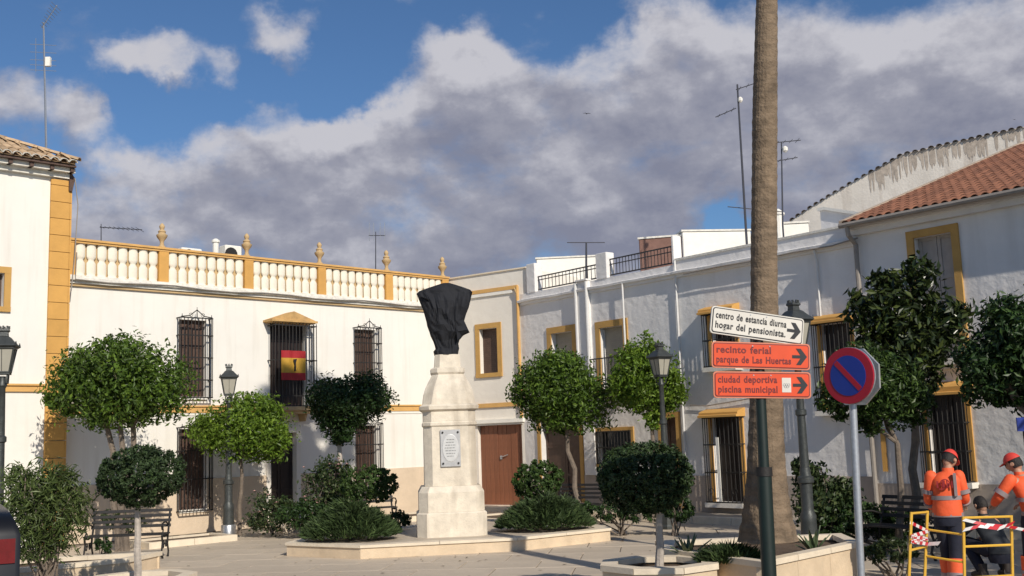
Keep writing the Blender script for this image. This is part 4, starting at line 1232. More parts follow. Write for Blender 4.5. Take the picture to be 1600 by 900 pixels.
# planted beds behind the platform
def bed(label, pts, z):
    t = thing('planting_bed', label, 'flower bed', (0, 0, 0), 0, 'kerbed planting beds')
    MB().slabpoly(pts, -.01, z-.04).build('soil', M['soil'], t)
    rim(t, pts, -.012, z, .14, out=.07, L=1.2, name='kerb_stone')
    return t
bl = [gpt(330, 838, .0), gpt(640, 828, .0)]
def fl(s, n): p = FL.P+FL.ux*s+FL.uy*n; return (p.x, p.y)
def frr(s, n): p = FR.P+FR.ux*s+FR.uy*n; return (p.x, p.y)
bed('long kerbed bed under the left house from lamp to pedestal', [fl(4.2, -2.3), fl(9.2, -2.6), fl(9.6, -1.3), fl(4.6, -1.2)], .13)
bed('kerbed bed behind the platform beside the middle lamp', [frr(1.4, -3.4), frr(4.7, -3.6), frr(4.9, -2.0), frr(1.6, -1.8)], .13)
bed('kerbed bed beside the bench at the left', [fl(.6, -2.9), fl(2.5, -2.9), fl(2.5, -1.9), fl(.6, -1.9)], .13)
def bush(name, label, cat, px, Y, blobs_px, m, n, size, seed, bz=0, group=None, nst=9, flowers=0, **kw):
    b = ground(px, Y, bz); s = F/Y
    t = thing(name, label, cat, b, 0, group); blobs = []
    for q in blobs_px:
        blobs.append((at(q[0], q[1], Y)-b, (q[2]/s, q[2]/s*.8, q[3]/s)))
    leafcloud(blobs, n, size, seed, **kw).build('foliage', m, t, recalc=False)
    mb = MB(); rr = random.Random(seed)
    for k in range(nst):
        c, r_ = blobs[rr.randrange(len(blobs))]
        e_ = c + Vector((rr.uniform(-.7, .7)*r_[0], rr.uniform(-.7, .7)*r_[1], rr.uniform(0, .9)*r_[2]))
        limb(mb, (rr.uniform(-.12, .12), rr.uniform(-.1, .1), 0), e_, .018, .006, seed+k, k=4, wob=.10)
    mb.build('stems', M['trunk'], t)
    if flowers:
        for k in range(flowers):
            c, r_ = blobs[k % len(blobs)]
            a = rr.uniform(-.9, .9)
            p = c + Vector((r_[0]*a, -r_[1]*rr.uniform(.2, .9), r_[2]*rr.uniform(.3, 1.0)))
            mb = MB()
            for q in range(7):
                an = q*.9; d = Vector((math.cos(an), math.sin(an)*.8-.3, .5)).normalized(); sd_ = d.cross(Vector((0, 0, 1))).normalized()
                mb.add([p, p+d*.03+sd_*.02, p+d*.055, p+d*.03-sd_*.02], [(0, 1, 2, 3)])
            mb.build('blossom', M['petal'], t, recalc=False)
    return t
bush('oleander_bush', 'big loose oleander bush at the lower left corner', 'bush', 70, 15.6, [(70, 800, 52, 66), (40, 770, 36, 44), (105, 790, 34, 50), (60, 840, 50, 36), (90, 745, 26, 18), (30, 750, 22, 20)], M['leaf_ole'], 5600, .14, 41, .2, nst=26, clump=9, aspect=.17, spread=.3, shell=.3, flop=.8)
bush('rose_bush', 'tall rose bush with pink blooms left of the pedestal', 'bush', 500, 25.0, [(505, 760, 34, 34), (520, 735, 28, 22), (490, 795, 34, 22), (530, 775, 26, 34)], M['leaf_rose'], 3000, .10, 42, .1, flowers=16, nst=18, clump=7, aspect=.5, spread=.25, shell=.3, flop=.8)
bush('rose_bush', 'small rose bush beside the black lamp post', 'bush', 425, 24.8, [(412, 785, 20, 20), (430, 806, 34, 20), (400, 812, 18, 14), (445, 795, 16, 20)], M['leaf_rose'], 1900, .09, 43, .1, flowers=5, nst=12, clump=6, aspect=.5, spread=.35, shell=.2, flop=.8)
bush('low_bush', 'dark low bush at the foot of the tall rose bush', 'bush', 490, 24.2, [(480, 805, 46, 20), (520, 810, 34, 16)], M['leaf_dark'], 3200, .09, 44, .1, nst=8, clump=10, aspect=.5)
bush('low_bush', 'small dark bush at the left foot of the pedestal', 'bush', 622, 22.6, [(622, 814, 18, 14)], M['leaf_dark'], 1300, .07, 45, .0, nst=5)
bush('low_bush', 'low hedge of shrubs behind the large ball topiary', 'bush', 975, 22.2, [(950, 795, 40, 16), (1000, 795, 44, 18), (900, 795, 30, 12)], M['leaf_dark'], 4200, .08, 46, .0, nst=9)
bush('low_bush', 'dark shrub under the middle lamp post', 'bush', 1060, 21.8, [(1060, 795, 22, 20)], M['leaf_dark'], 1500, .08, 47, .0, nst=6)
bush('rose_bush', 'dark rose bush behind the tall lamp right of the palm', 'bush', 1285, 18.4, [(1290, 790, 46, 32), (1265, 750, 26, 26), (1315, 770, 26, 24), (1250, 730, 12, 16), (1320, 800, 30, 26)], M['leaf_rose'], 5200, .10, 48, .0, nst=16, clump=8, aspect=.55, spread=.3, shell=.25, flop=.8)
bush('low_bush', 'dark hedge behind the right hand bench', 'bush', 1385, 18.2, [(1345, 812, 46, 26), (1400, 820, 40, 22), (1300, 822, 40, 18)], M['leaf_dark'], 5200, .09, 49, .0, nst=9)
bush('low_bush', 'weedy low shrub below the right hand bench', 'bush', 1400, 14.6, [(1395, 860, 36, 18), (1360, 866, 20, 12)], M['leaf_rose'], 1800, .07, 50, .0, nst=8)
bush('low_bush', 'small round shrub in front of the left bench', 'bush', 160, 20.0, [(162, 855, 14, 16)], M['leaf_dark'], 700, .07, 51, .0, nst=5)
bush('low_bush', 'clipped shrub under the left bench slats', 'bush', 190, 22.6, [(205, 818, 22, 16), (175, 812, 20, 14)], M['leaf_rose'], 1500, .07, 52, .0, nst=5)

# ---------------------------------------------------------------- planters
def planter(name, label, poly, H_, capw=.16, group=None):
    t = thing(name, label, 'planter', (0, 0, 0), 0, group)
    n = len(poly); c = Vector((sum(p[0] for p in poly)/n, sum(p[1] for p in poly)/n))
    MB().slabpoly([tuple(c+(Vector(p)-c)*.97) for p in poly], -.01, H_-.10).build('soil', M['soil'], t)
    for i in range(n):
        a, b = Vector(poly[i]), Vector(poly[(i+1) % n]); l = (b-a).length; k = max(1, round(l/.85))
        e1 = (b-a).normalized(); nn = Vector((-e1.y, e1.x))
        if nn.dot(c-a) < 0: nn = -nn
        for q in range(k):
            p0, p1 = a.lerp(b, q/k)+e1*.003, a.lerp(b, (q+1)/k)-e1*.003
            MB().slabpoly([tuple(p0), tuple(p1), tuple(p1+nn*.08), tuple(p0+nn*.08)], 0, H_-.071).build('facing_slab', M['stone'], t)
    rim(t, poly, H_-.07, H_, capw, out=.025, L=.9)
    return t
PH = .50
pc = Vector(gpt(1190, 877, PH)); pl_ = Vector(gpt(1035, 857, PH)); pr_ = Vector(gpt(1342, 846, PH))
back = Vector(((pl_.x+pr_.x)/2, pl_.y+1.9))
planter('palm_planter', 'large cream stone planter around the palm foot', [tuple(pl_), tuple(pc), tuple(pr_), (pr_.x+.1, pr_.y+1.2), (pl_.x+.2, pl_.y+1.1)], PH)
oc = ground(1033, 13.6)
r8 = .74
planter('octagonal_planter', 'octagonal stone planter with the pale topiary trunk', [(oc.x+r8*math.cos(R(22.5+45*k-8)), oc.y+r8*math.sin(R(22.5+45*k-8))) for k in range(8)], .45, capw=.20, group='octagonal planters')
oc2 = ground(218, 15.2)
planter('octagonal_planter', 'octagonal stone planter cut off at the lower left', [(oc2.x+r8*math.cos(R(22.5+45*k)), oc2.y+r8*math.sin(R(22.5+45*k))) for k in range(8)], .31, capw=.18, group='octagonal planters')
q0, q1 = gpt(28, 888, .28), gpt(200, 872, .28)
planter('long_planter', 'low stone planter under the oleander bush', [q0, q1, (q1[0]+.2, q1[1]+1.0), (q0[0]-.6, q0[1]+1.6), (q0[0]-1.5, q0[1]+.3)], .28)

# ---------------------------------------------------------------- palm
PY = 13.45
pb = ground(1200, PY, PH-.12)
t = thing('palm_tree', 'tall palm tree with thick ringed trunk and crown high above', 'tree', pb)
pts, rad = [], []
stations = [(845, 1200, 46), (815, 1199, 39), (780, 1198, 34), (740, 1198, 30), (690, 1197, 27.5), (620, 1197, 25.5), (540, 1195, 23), (450, 1194, 21), (350, 1194, 20), (200, 1195, 20), (60, 1197, 18.5), (0, 1198, 17.5)]
for py, px, hw in stations:
    p = at(px, py, PY)-pb
    pts.append(p); rad.append(hw/F*PY)
top = pts[-1]
dirp = (pts[-1]-pts[-4]).normalized()
for k in range(1, 7):
    pts.append(top+Vector((dirp.x*.3*k-.036*k*k, .0, 1.0*k*1.04))); rad.append(.145-.003*k)
# resample finely for rings
P_, R_ = [], []
for i in range(len(pts)-1):
    n = max(2, int((pts[i+1]-pts[i]).length/.05))
    for k in range(n):
        f = k/n; P_.append(pts[i].lerp(pts[i+1], f)); R_.append(rad[i]+(rad[i+1]-rad[i])*f)
mb = MB(); vs = []; N_ = 22
for i, p in enumerate(P_):
    for k in range(N_):
        a = 2*math.pi*k/N_
        rr_ = R_[i]*(1+.022*((i % 3) == 0)-.012*((i % 3) == 1)+.035*noise.noise(Vector((math.cos(a)*2, math.sin(a)*2, p.z*1.6)))+.02*noise.noise(Vector((math.cos(a)*9, math.sin(a)*9, p.z*14))))
        vs.append((p.x+rr_*math.cos(a), p.y+rr_*math.sin(a), p.z))
mb.add(vs, [(i*N_+k, i*N_+(k+1) % N_, (i+1)*N_+(k+1) % N_, (i+1)*N_+k) for i in range(len(P_)-1) for k in range(N_)])
mb.build('trunk', M['palm'], t, recalc=False)
ct = P_[-1]
# fan fronds
def fan(seed):
    r = random.Random(seed); mb = MB()
    V = []; Fs = []
    mb.tube([(0, 0, 0), (.5, 0, .12), (1.0, 0, .1)], [.03, .02, .014], 5)
    for k in range(26):
        a = R(-115+230*k/25); L = .78*(1-.25*abs(k-12.5)/12.5)
        d = Vector((math.cos(a), math.sin(a), -.18-.2*r.random())).normalized(); sd_ = Vector((-math.sin(a), math.cos(a), 0))*.035
        p = Vector((1.0, 0, .1))
        mb.add([p, p+d*L*.55+sd_, p+d*L+Vector((0, 0, -.15)), p+d*L*.55-sd_], [(0, 1, 2), (0, 2, 3)])
    return mb.mesh('frond', M['leaf_palm'], recalc=False)
fms = [fan(k) for k in range(3)]
rr = random.Random(4)
for k in range(46):
    el = R(rr.uniform(-75, 55)); az = k*2.4
    o = link('frond', fms[k % 3], t, ct+Vector((0, 0, -.1-rr.random()*.5)), (0, -el, az))
# palm planter plants
def agave(label, px, Y, n, L, seed, cat='plant', name='agave'):
    b = ground(px, Y, PH-.11)
    t = thing(name, label, cat, b); r = random.Random(seed)
    for k in range(n):
        az = k*2.4; el = r.uniform(.45, 1.35); l = L*r.uniform(.7, 1.1)
        mb = MB(); d = Vector((math.cos(az)*math.cos(el), math.sin(az)*math.cos(el), math.sin(el)))
        sd_ = Vector((-math.sin(az), math.cos(az), 0)); up_ = sd_.cross(d)
        V = []; 
        for f, w in ((0, .022), (.35, .034), (.7, .022), (1, .002)):
            c = d*l*f - Vector((0, 0, .12*l*f*f))
            V += [c-sd_*w, c-up_*.012, c+sd_*w]
        Fs = []
        for i in range(3):
            Fs += [(3*i, 3*i+1, 3*i+4, 3*i+3), (3*i+1, 3*i+2, 3*i+5, 3*i+4)]
        mb.add(V, Fs).build('leaf', M['agave'], t, recalc=False)
    return t
agave('spiky agave at the left end of the palm planter', 1076, 14.3, 16, .42, 1)
agave('tuft of spiky leaves at the right side of the palm foot', 1272, 14.3, 14, .40, 2)
cushion('planter_weeds', 'low tangled plants left of the palm foot inside its planter', 'plant', 1140, 860, 44, 20, 13.6, M['leaf_jun'], 2200, .14, 61, PH-.1, ry=.25)
mb = MB()
t = thing('planter_rocks', 'pale rocks lying beside the agave in the palm planter', 'rocks', ground(1106, 13.9, PH-.1))
for k, (dx, s) in enumerate(((-.08, .07), (.06, .09), (.2, .06))):
    mb = MB(); V = []
    mb.lathe([(s*.6, 0), (s, s*.4), (s*.8, s*.8), (s*.2, s)], 7, c=(dx, 0), rot=k); mb.build('rock', M['cap'], t)

# ---------------------------------------------------------------- lamp posts
def lamp(label, px, Y, H_=4.0, silver=False, yaw=.3, s=1.0):
    b = ground(px, Y)
    t = thing('street_lamp', label, 'street lamp', b, yaw, 'cast iron lamp posts of the square')
    hL = .72                                   # lantern height
    zb_ = H_-hL-.10
    m = M['lampgreen']
    if silver:
        MB().lathe([(.17, 0), (.17, .26), (.155, .28)], 16).build('base_sleeve', M['silver'], t, smooth=True)
        MB().box(-.24, .24, -.24, .24, 0, .02).build('base_plate', m, t)
    else:
        MB().lathe([(.20, 0), (.20, .06), (.17, .10), (.16, .28), (.13, .32)], 8).build('base', m, t)
    MB().lathe([(.13, .28), (.12, .62), (.125, .70), (.10, .76), (.09, .80), (.095, 1.18), (.125, 1.20), (.125, 1.28), (.09, 1.30), (.075, 1.42)], 12).build('pedestal', m, t, smooth=True)
    post = MB(); vs = []
    post.lathe([(.072, 1.40), (.062, 2.2), (.085, 2.22), (.085, 2.29), (.06, 2.31), (.048, zb_-.16), (.075, zb_-.12), (.05, zb_-.06), (.05, zb_+.02)], 12)
    post.build('post', m, t, smooth=True)
    br = MB()
    for k in range(4):
        a = k*math.pi/2+math.pi/4
        br.tube([(0, 0, zb_-.12), (.10*math.cos(a), .10*math.sin(a), zb_-.08), (.11*math.cos(a), .11*math.sin(a), zb_+.08)], .012, 5)
    br.build('lantern_bracket', m, t)
    # lantern: tapered 4 sided
    def sq(w, z): return [(w, w, z), (-w, w, z), (-w, -w, z), (w, -w, z)]
    fr_ = MB(); z0, z1 = zb_+.08, zb_+.08+.36; w0, w1 = .105, .165
    a, b2 = sq(w0, z0), sq(w1, z1)
    for k in range(4):
        fr_.tube([a[k], b2[k]], .013, 5)
        fr_.tube([a[k], a[(k+1) % 4]], .014, 5); fr_.tube([b2[k], b2[(k+1) % 4]], .016, 5)
        ma = (Vector(a[k])+Vector(a[(k+1) % 4]))/2; mb_ = (Vector(b2[k])+Vector(b2[(k+1) % 4]))/2
        fr_.tube([ma, mb_], .006, 4)
    fr_.box(-.11, .11, -.11, .11, z0-.035, z0-.012)
    lo = fr_.build('lantern', m, t)
    for k in range(4):
        c0 = Vector(a[k])*.97; c1 = Vector(a[(k+1) % 4])*.97; c2 = Vector(b2[(k+1) % 4])*.97; c3 = Vector(b2[k])*.97
        for c_ in (c0, c1): c_.z = z0
        for c_ in (c2, c3): c_.z = z1
        inn = [c*Vector((.96, .96, 1)) if False else Vector((c.x*.95, c.y*.95, c.z)) for c in (c0, c1, c2, c3)]
        MB().add([c0, c1, c2, c3]+inn, [(0, 1, 2, 3), (7, 6, 5, 4), (0, 4, 5, 1), (2, 6, 7, 3), (1, 5, 6, 2), (3, 7, 4, 0)]).build('glass_pane', M['lampglass'], lo)
    rf = MB(); r4 = math.sqrt(2)
    rf.lathe([(.185*r4, z1+.01), (.215*r4, z1+.035), (.20*r4, z1+.055), (.13*r4, z1+.13), (.10*r4, z1+.17), (.065*r4, z1+.19), (.06*r4, z1+.25), (.08*r4, z1+.27), (.075*r4, z1+.30), (.03*r4, z1+.31)], 4, rot=math.pi/4)
    rf.build('lantern_roof', m, t)
    for k in range(4):
        a_ = k*math.pi/2+math.pi/4
        MB().prism([(-.025, z1+.03), (.025, z1+.03), (.0, z1+.10)], -.006, .006).build('roof_leaf', m, t, loc=(.20*r4*math.cos(a_), .20*r4*math.sin(a_), 0)).rotation_euler = (0, 0, a_+math.pi/2)
    cg = MB()
    for k in range(8):
        a_ = k*math.pi/4
        cg.box(.075*math.cos(a_)-.012, .075*math.cos(a_)+.012, .075*math.sin(a_)-.012, .075*math.sin(a_)+.012, z1+.30, z1+.345)
    cg.build('crown_ornament', m, t)
    return t
lamp('lamp post with silver base sleeve in front of the lime green tree', 357, 25.2, silver=True)
lamp('lamp post behind the large ball topiary', 1045, 23.4, yaw=.5)
lamp('big near lamp post right of the palm trunk', 1268, 16.6, H_=4.02, yaw=.45)
lamp('lamp post cut off by the left edge beside the corner house', -7, 16.3, H_=4.0, yaw=.3)

# ---------------------------------------------------------------- benches
def make_bench(label, loc, rz):
    t = thing('bench', label, 'bench', loc, rz, 'iron and slat park benches')
    W_ = 1.42
    side = MB()
    for pts_ in ([(0, .42), (.05, .30), (-.02, .12), (.06, 0)], [(.45, .42), (.42, .25), (.50, .10), (.46, 0)],):
        side.tube([(0, y, z) for y, z in pts_], [.022, .020, .018, .024], 6)
    side.tube([(0, 0, .42), (0, .22, .40), (0, .46, .43)], .022, 6)
    side.tube([(0, .46, .42), (0, .53, .62), (0, .60, .86)], .022, 6)
    side.tube([(0, .52, .60), (0, .30, .66), (0, .08, .66), (0, -.02, .60), (0, .02, .54), (0, .07, .58)], .016, 6)
    side.tube([(0, .03, .42), (0, .10, .52), (0, .02, .60)], .014, 5)
    side.tube([(0, .12+.07*math.cos(q)*(1-q/12), .25+.09*math.sin(q)*(1-q/12)) for q in [k*.6 for k in range(16)]], .012, 5)
    side.tube([(0, .32+.06*math.cos(q)*(1-q/12), .25+.08*math.sin(q)*(1-q/12)) for q in [k*.6 for k in range(16)]], .012, 5)
    sm = side.mesh('side_frame', M['iron'])
    for x in (-W_/2, W_/2): link('side_frame', sm, t, (x, 0, 0))
    sl = MB().cbox(-W_/2-.04, W_/2+.04, -.03, .03, 0, .025, .005).mesh('seat_slat', M['iron'])
    for k in range(6): link('seat_slat', sl, t, (0, .04+k*.078, .435))
    bs = MB().cbox(-W_/2-.04, W_/2+.04, -.012, .012, 0, .055, .004).mesh('back_slat', M['iron'])
    for k in range(4): link('back_slat', bs, t, (0, .50+k*.03, .56+k*.095), (R(-16), 0, 0))
    return t
g0 = ground(192, 20.6)
b0 = make_bench('iron bench between oleander bush and ball topiary', g0, R(-172)+R(170))
g_ = ground(583, 26.2)
def bcopy(label, px, Y, rz, z=0):
    c = copy_tree(b0, None, label); c.location = ground(px, Y, z); c.rotation_euler = (0, 0, rz); return c
b0.rotation_euler = (0, 0, R(4))
bcopy('iron bench half hidden by the topiary left of the pedestal', 575, 26.6, R(20))
bcopy('iron bench behind the platform beside the small ball topiary', 898, 25.4, R(-35))
bcopy('dark bench behind the no parking post', 1400, 17.0, R(-62))

# ---------------------------------------------------------------- signs
def rrect(w, h, r, n=5):
    pts = []
    for cx_, cz_, a0 in ((w/2-r, h/2-r, 0), (-w/2+r, h/2-r, 90), (-w/2+r, -h/2+r, 180), (w/2-r, -h/2+r, 270)):
        for k in range(n+1):
            a = R(a0+90*k/n); pts.append((cx_+r*math.cos(a), cz_+r*math.sin(a)))
    return pts
M['sign_white'] = mat('sign_white', (.62, .59, .53), .45, 2.5, .10)
M['sign_orange'] = mat('sign_orange', (.66, .062, .008), .45, 2.5, .14)
M['sign_peach'] = mat('sign_orange_edge', (.62, .20, .11), .5, 6, .05)
M['sign_black'] = mat('sign_black', (.012, .012, .016), .5)
M['sign_red'] = mat('sign_red', (.34, .010, .026), .4, 6, .06)
M['sign_blue'] = mat('sign_blue', (.012, .035, .26), .4, 6, .08)
SY = 11.2
def dsign(parent, name, pxl, pxr, yl, yr, hpx, face, edge, lines, arrow_m, border, yaw, sticker=False):
    s = F/SY
    cpx, cpy = (pxl+pxr)/2, (yl+yr)/2
    p = at(cpx, cpy, SY)
    w, h = (pxr-pxl)/s/math.cos(yaw), hpx/s
    roll = math.atan2(-(yr-yl), (pxr-pxl)) - ROLL
    o = bpy.data.objects.new(name, None) if False else None
    pan = MB().prism(rrect(w, h, .035), -.012, .012).build(name, edge, parent)
    pan.matrix_parent_inverse = Matrix()
    pan.location = p - parent.location
    pan.rotation_euler = (0, -roll, yaw)
    MB().prism(rrect(w-.025, h-.025, .028), -.016, -.0125).build('sign_border', border, pan)
    MB().prism(rrect(w-.045, h-.045, .022), -.019, -.0165).build('sign_face', face, pan)
    for i, tx in enumerate(lines):
        cu = bpy.data.curves.new('lettering', 'FONT'); cu.body = tx; cu.size = .098; cu.extrude = .0005; cu.bevel_depth = .0016; cu.offset = .0012
        cu.space_character = 1.10; cu.space_word = 1.25; cu.align_x = 'LEFT'; cu.align_y = 'CENTER'
        cu.materials.append(border if border is not M['sign_orange'] else M['sign_black'])
        ob = bpy.data.objects.new('lettering', cu); col.objects.link(ob); ob.parent = pan
        ob.location = (-w/2+.045, -.0205, (.052, -.050)[i]); ob.rotation_euler = (R(90), 0, 0)
        bpy.context.view_layer.update()
        lim = w-.25 if i == 0 or not sticker else w-.36
        lim = {0: w-.245, 1: w-.25}[i]
        if sticker: lim = w-.40
        if ob.dimensions.x > lim: ob.scale.x = lim/ob.dimensions.x
        bpy.context.view_layer.update()
        me_ = bpy.data.meshes.new_from_object(ob.evaluated_get(bpy.context.evaluated_depsgraph_get()))
        l2 = link('lettering', me_, pan, ob.location, ob.rotation_euler); l2.scale = ob.scale; l2.name = 'lettering'
        bpy.data.objects.remove(ob)
    ax = w/2-.105
    mb = MB().prism([(ax-.085, -.016), (ax+.03, -.016), (ax+.03, .016), (ax-.085, .016)], -.0225, -.0195)
    for sg in (1, -1):
        pts_ = [(ax+.07, 0), (ax+.005, sg*.085), (ax-.045, sg*.085), (ax+.012, 0)]
        mb.prism(pts_ if sg > 0 else pts_[::-1], -.0227-.0001*sg, -.0197)
    mb.build('arrow', arrow_m, pan)
    if sticker:
        MB().box(ax-.20, ax-.105, -.0215, -.0195, -.075, .075).build('sticker', M['sign_white'], pan)
        mb = MB()
        for k, (dx, dz) in enumerate(((-.025, .012), (0, .012), (.025, .012), (-.0125, -.006), (.0125, -.006))):
            c = Vector((ax-.1525+dx*.9, -.0225, dz-.01))
            mb.tube([c+Vector((.013*math.cos(q), 0, .013*math.sin(q))) for q in [2*math.pi*j/12 for j in range(13)]], .0022, 4)
        mb.build('five_rings', mat('grey_print', (.25, .25, .27), .6), pan)
    MB().box(-.10, .10, .0125, .05, -.02, .02).build('bracket', M['galv'], pan)
    for bx in (-.09, .09):
        MB().tube([(bx, -.019, h*.36), (bx, -.024, h*.36)], .007, 6).build('bolt', M['galv'], pan)
    return pan
# the post leans a little
pb_ = ground(1206, SY); pt_ = at(1183, 512, SY+.07)
t = thing('direction_signpost', 'leaning dark green post with one white and two orange arrow signs', 'signpost', pb_)
ax_ = pt_-pb_
MB().tube([(0, .0, 0), ax_*.52, ], .075, 12).build('post', M['greenpost'], t, smooth=True)
MB().tube([ax_*.519, ax_*1.0], .055, 12).build('upper_post', M['greenpost'], t, smooth=True)
MB().tube([ax_*.50, ax_*.53], .084, 12).build('collar', M['iron'], t, smooth=True)
def yw(d): return R(d)
dsign(t, 'white_direction_sign', 1107, 1259, 500.5, 518, 43, M['sign_white'], M['sign_white'], ['centro de estancia diurna', 'hogar del pensionista.'], M['sign_black'], M['sign_black'], yw(12))
M['sign_darkred'] = mat('sign_dark_red', (.16, .012, .014), .5)
dsign(t, 'upper_orange_direction_sign', 1111, 1266, 554, 558, 41, M['sign_orange'], M['sign_peach'], ['recinto ferial', 'parque de Las Huertas'], M['sign_black'], M['sign_darkred'], yw(3))
dsign(t, 'lower_orange_direction_sign', 1114, 1267, 601, 602, 41, M['sign_orange'], M['sign_peach'], ['ciudad deportiva', 'piscina municipal'], M['sign_black'], M['sign_darkred'], yw(3), sticker=True)

NY = 11.6
pb_ = ground(1349, NY); pt_ = at(1329, 560, NY)
t = thing('no_parking_sign', 'round red and blue no parking sign backed by an octagonal plate', 'road sign', pb_)
ax_ = pt_-pb_
MB().tube([(0, 0, 0), ax_], .04, 10).build('post', M['galv'], t, smooth=True)
c = at(1326, 587, NY-.06)-pb_
disc = thing('sign_disc', None, None, c); disc.parent = t
yaw = R(-50)
def discmesh(r, y0, y1, n=40):
    return MB().prism([(r*math.cos(2*math.pi*k/n), r*math.sin(2*math.pi*k/n)) for k in range(n)], y0, y1)
dm = discmesh(.30, -.012, .012).build('sign_disc', M['sign_red'], t, loc=c); bpy.data.objects.remove(disc)
dm.rotation_euler = (0, R(2), yaw)
discmesh(.305, .0125, .03).build('disc_rim', M['galv'], dm)
discmesh(.215, -.0165, -.0125).build('blue_field', M['sign_blue'], dm)
MB().prism([(-.165, .125), (-.125, .165), (.165, -.125), (.125, -.165)], -.0205, -.0168).build('red_bar', M['sign_red'], dm)
MB().box(-.05, .05, .031, .09, -.02, .02).box(-.03, .03, .031, .09, .10, .13).build('bracket', M['galv'], dm)
c2 = at(1335, 589, NY+.07)-pb_
om = MB().prism([(.325*math.cos(R(22.5+45*k)), .325*math.sin(R(22.5+45*k))) for k in range(8)], -.012, .012).build('octagonal_plate', M['galv'], t, loc=c2)
om.rotation_euler = (0, R(2), yaw)
MB().prism([(.325*math.cos(R(22.5+45*k)), .325*math.sin(R(22.5+45*k))) for k in range(8)], .0125, .016).build('plate_front', M['sign_white'], om)

# ---------------------------------------------------------------- yellow work barriers and tape
M['barrier'] = mat('yellow_barrier_paint', (.72, .42, .05), .45, 10, .1)
M['tape_white'] = mat('tape_white', (.75, .72, .70), .4); M['tape_red'] = mat('tape_red', (.55, .02, .03), .4)
BY = 12.2
t = thing('work_barrier', 'folding yellow tube barrier standing in front of the workers', 'barrier', ground(1500, BY))
B0 = t.location
def panel_frame(x0, x1, Y0, Y1, lean0, yt, rungs, name):
    A = ground(x0-lean0, Y0)-B0; B = ground(x1-lean0, Y1)-B0
    At = at(x0, yt, Y0)-B0; Bt = at(x1, yt-2, Y1)-B0
    MB().tube([A, At], .017, 6).build('upright', M['barrier'], t); MB().tube([B, Bt], .017, 6).build('upright', M['barrier'], t)
    for f in rungs:
        MB().tube([A.lerp(At, f), B.lerp(Bt, f)], .014, 6).build('rung', M['barrier'], t)
    return A, B, At, Bt
a1 = panel_frame(1424, 1449, BY-.25, BY+.25, 6, 800, (.985, .62, .30, .03), 'l')
a2 = panel_frame(1505, 1580, BY-.05, BY+.05, -3, 807, (.985, .67, .33, .03), 'r')
for (f0, f1) in ((.80, .80), (.52, .50), (.15, .15)):
    MB().tube([a1[1].lerp(a1[3], f0), a2[0].lerp(a2[2], f1)], .013, 6).build('rail', M['barrier'], t)
def tape(label, pts, w=.034):
    t2 = thing('barrier_tape', label, 'tape', Vector(pts[0]))
    P = [Vector(p) for p in pts]
    tot = 0
    for i in range(len(P)-1):
        l = (P[i+1]-P[i]).length; n = max(1, round(l/.10))
        for k in range(n):
            p, q = P[i].lerp(P[i+1], k/n)-P[0], P[i].lerp(P[i+1], (k+1)/n)-P[0]
            d = (q-p); d.normalize(); up_ = Vector((.0, .25*math.sin((tot)*.9), 1)).normalized()*w*.5
            sl = d*.02; bk = Vector((0, .003, 0))
            MB().add([p-up_-sl, q-up_-sl, q+up_+sl, p+up_+sl, p-up_-sl+bk, q-up_-sl+bk, q+up_+sl+bk, p+up_+sl+bk],
                     [(0, 1, 2, 3), (7, 6, 5, 4), (0, 4, 5, 1), (3, 2, 6, 7), (1, 5, 6, 2), (0, 3, 7, 4)]).build('tape_stripe', M['tape_red'] if tot % 2 else M['tape_white'], t2, recalc=False)
            tot += 1
tape('red and white tape stretched over the right barrier panel', [at(1506, 812, BY-.08), at(1540, 820, BY-.09), at(1578, 823, BY-.03), at(1620, 832, BY+.1)])
tape('lower slack strand of red and white tape on the right barrier panel', [at(1506, 828, BY-.08), at(1530, 822, BY-.10), at(1560, 826, BY-.08), at(1584, 817, BY-.05)])
tape('red and white tape wound round the narrow left barrier panel', [at(1422, 816, BY-.28), at(1450, 830, BY+.2), at(1424, 838, BY-.28), at(1450, 842, BY+.2), at(1424, 846, BY-.28), at(1450, 850, BY+.2), at(1468, 849, BY+.1)], .04)

# ---------------------------------------------------------------- people
M['hivis'] = mat('hivis_orange', (.80, .11, .03), .7, 8, .08, .4, 14, bdist=.02)
M['band'] = mat('reflective_band', (.27, .22, .22), .4, 10, .08)
M['navy'] = mat('navy_trousers', (.012, .014, .028), .85, 8, .2, .4, 16)
M['skin'] = mat('skin', (.42, .23, .15), .6, 8, .08)
M['hair'] = mat('dark_hair', (.015, .011, .009), .7, 30, .3, .5, 60)
M['boot'] = mat('boot_leather', (.03, .022, .018), .6)
M['capred'] = mat('cap_red', (.62, .05, .035), .6, 8, .1)
M['darkshirt'] = mat('dark_shirt', (.02, .024, .03), .85, 8, .2)
M['logo'] = mat('dark_red_print', (.28, .015, .02), .6)
def skin(name, nodes, edges, m, parent, root, lv=2):
    me = bpy.data.meshes.new(name); ids = list(nodes)
    me.from_pydata([nodes[k][:3] for k in ids], [(ids.index(a), ids.index(b)) for a, b in edges], [])
    me.materials.append(m)
    o = link(name, me, parent)
    md = o.modifiers.new('skin', 'SKIN'); md.use_smooth_shade = True
    if not me.skin_vertices: me.attributes  # layer is made with the modifier
    lay = me.skin_vertices[0] if me.skin_vertices else None
    for i, k in enumerate(ids):
        r = nodes[k][3]; ry = nodes[k][4] if len(nodes[k]) > 4 else r
        lay.data[i].radius = (r, ry); lay.data[i].use_root = (k == root)
    s_ = o.modifiers.new('sub', 'SUBSURF'); s_.levels = s_.render_levels = lv
    return o
def ensure_skin():
    pass
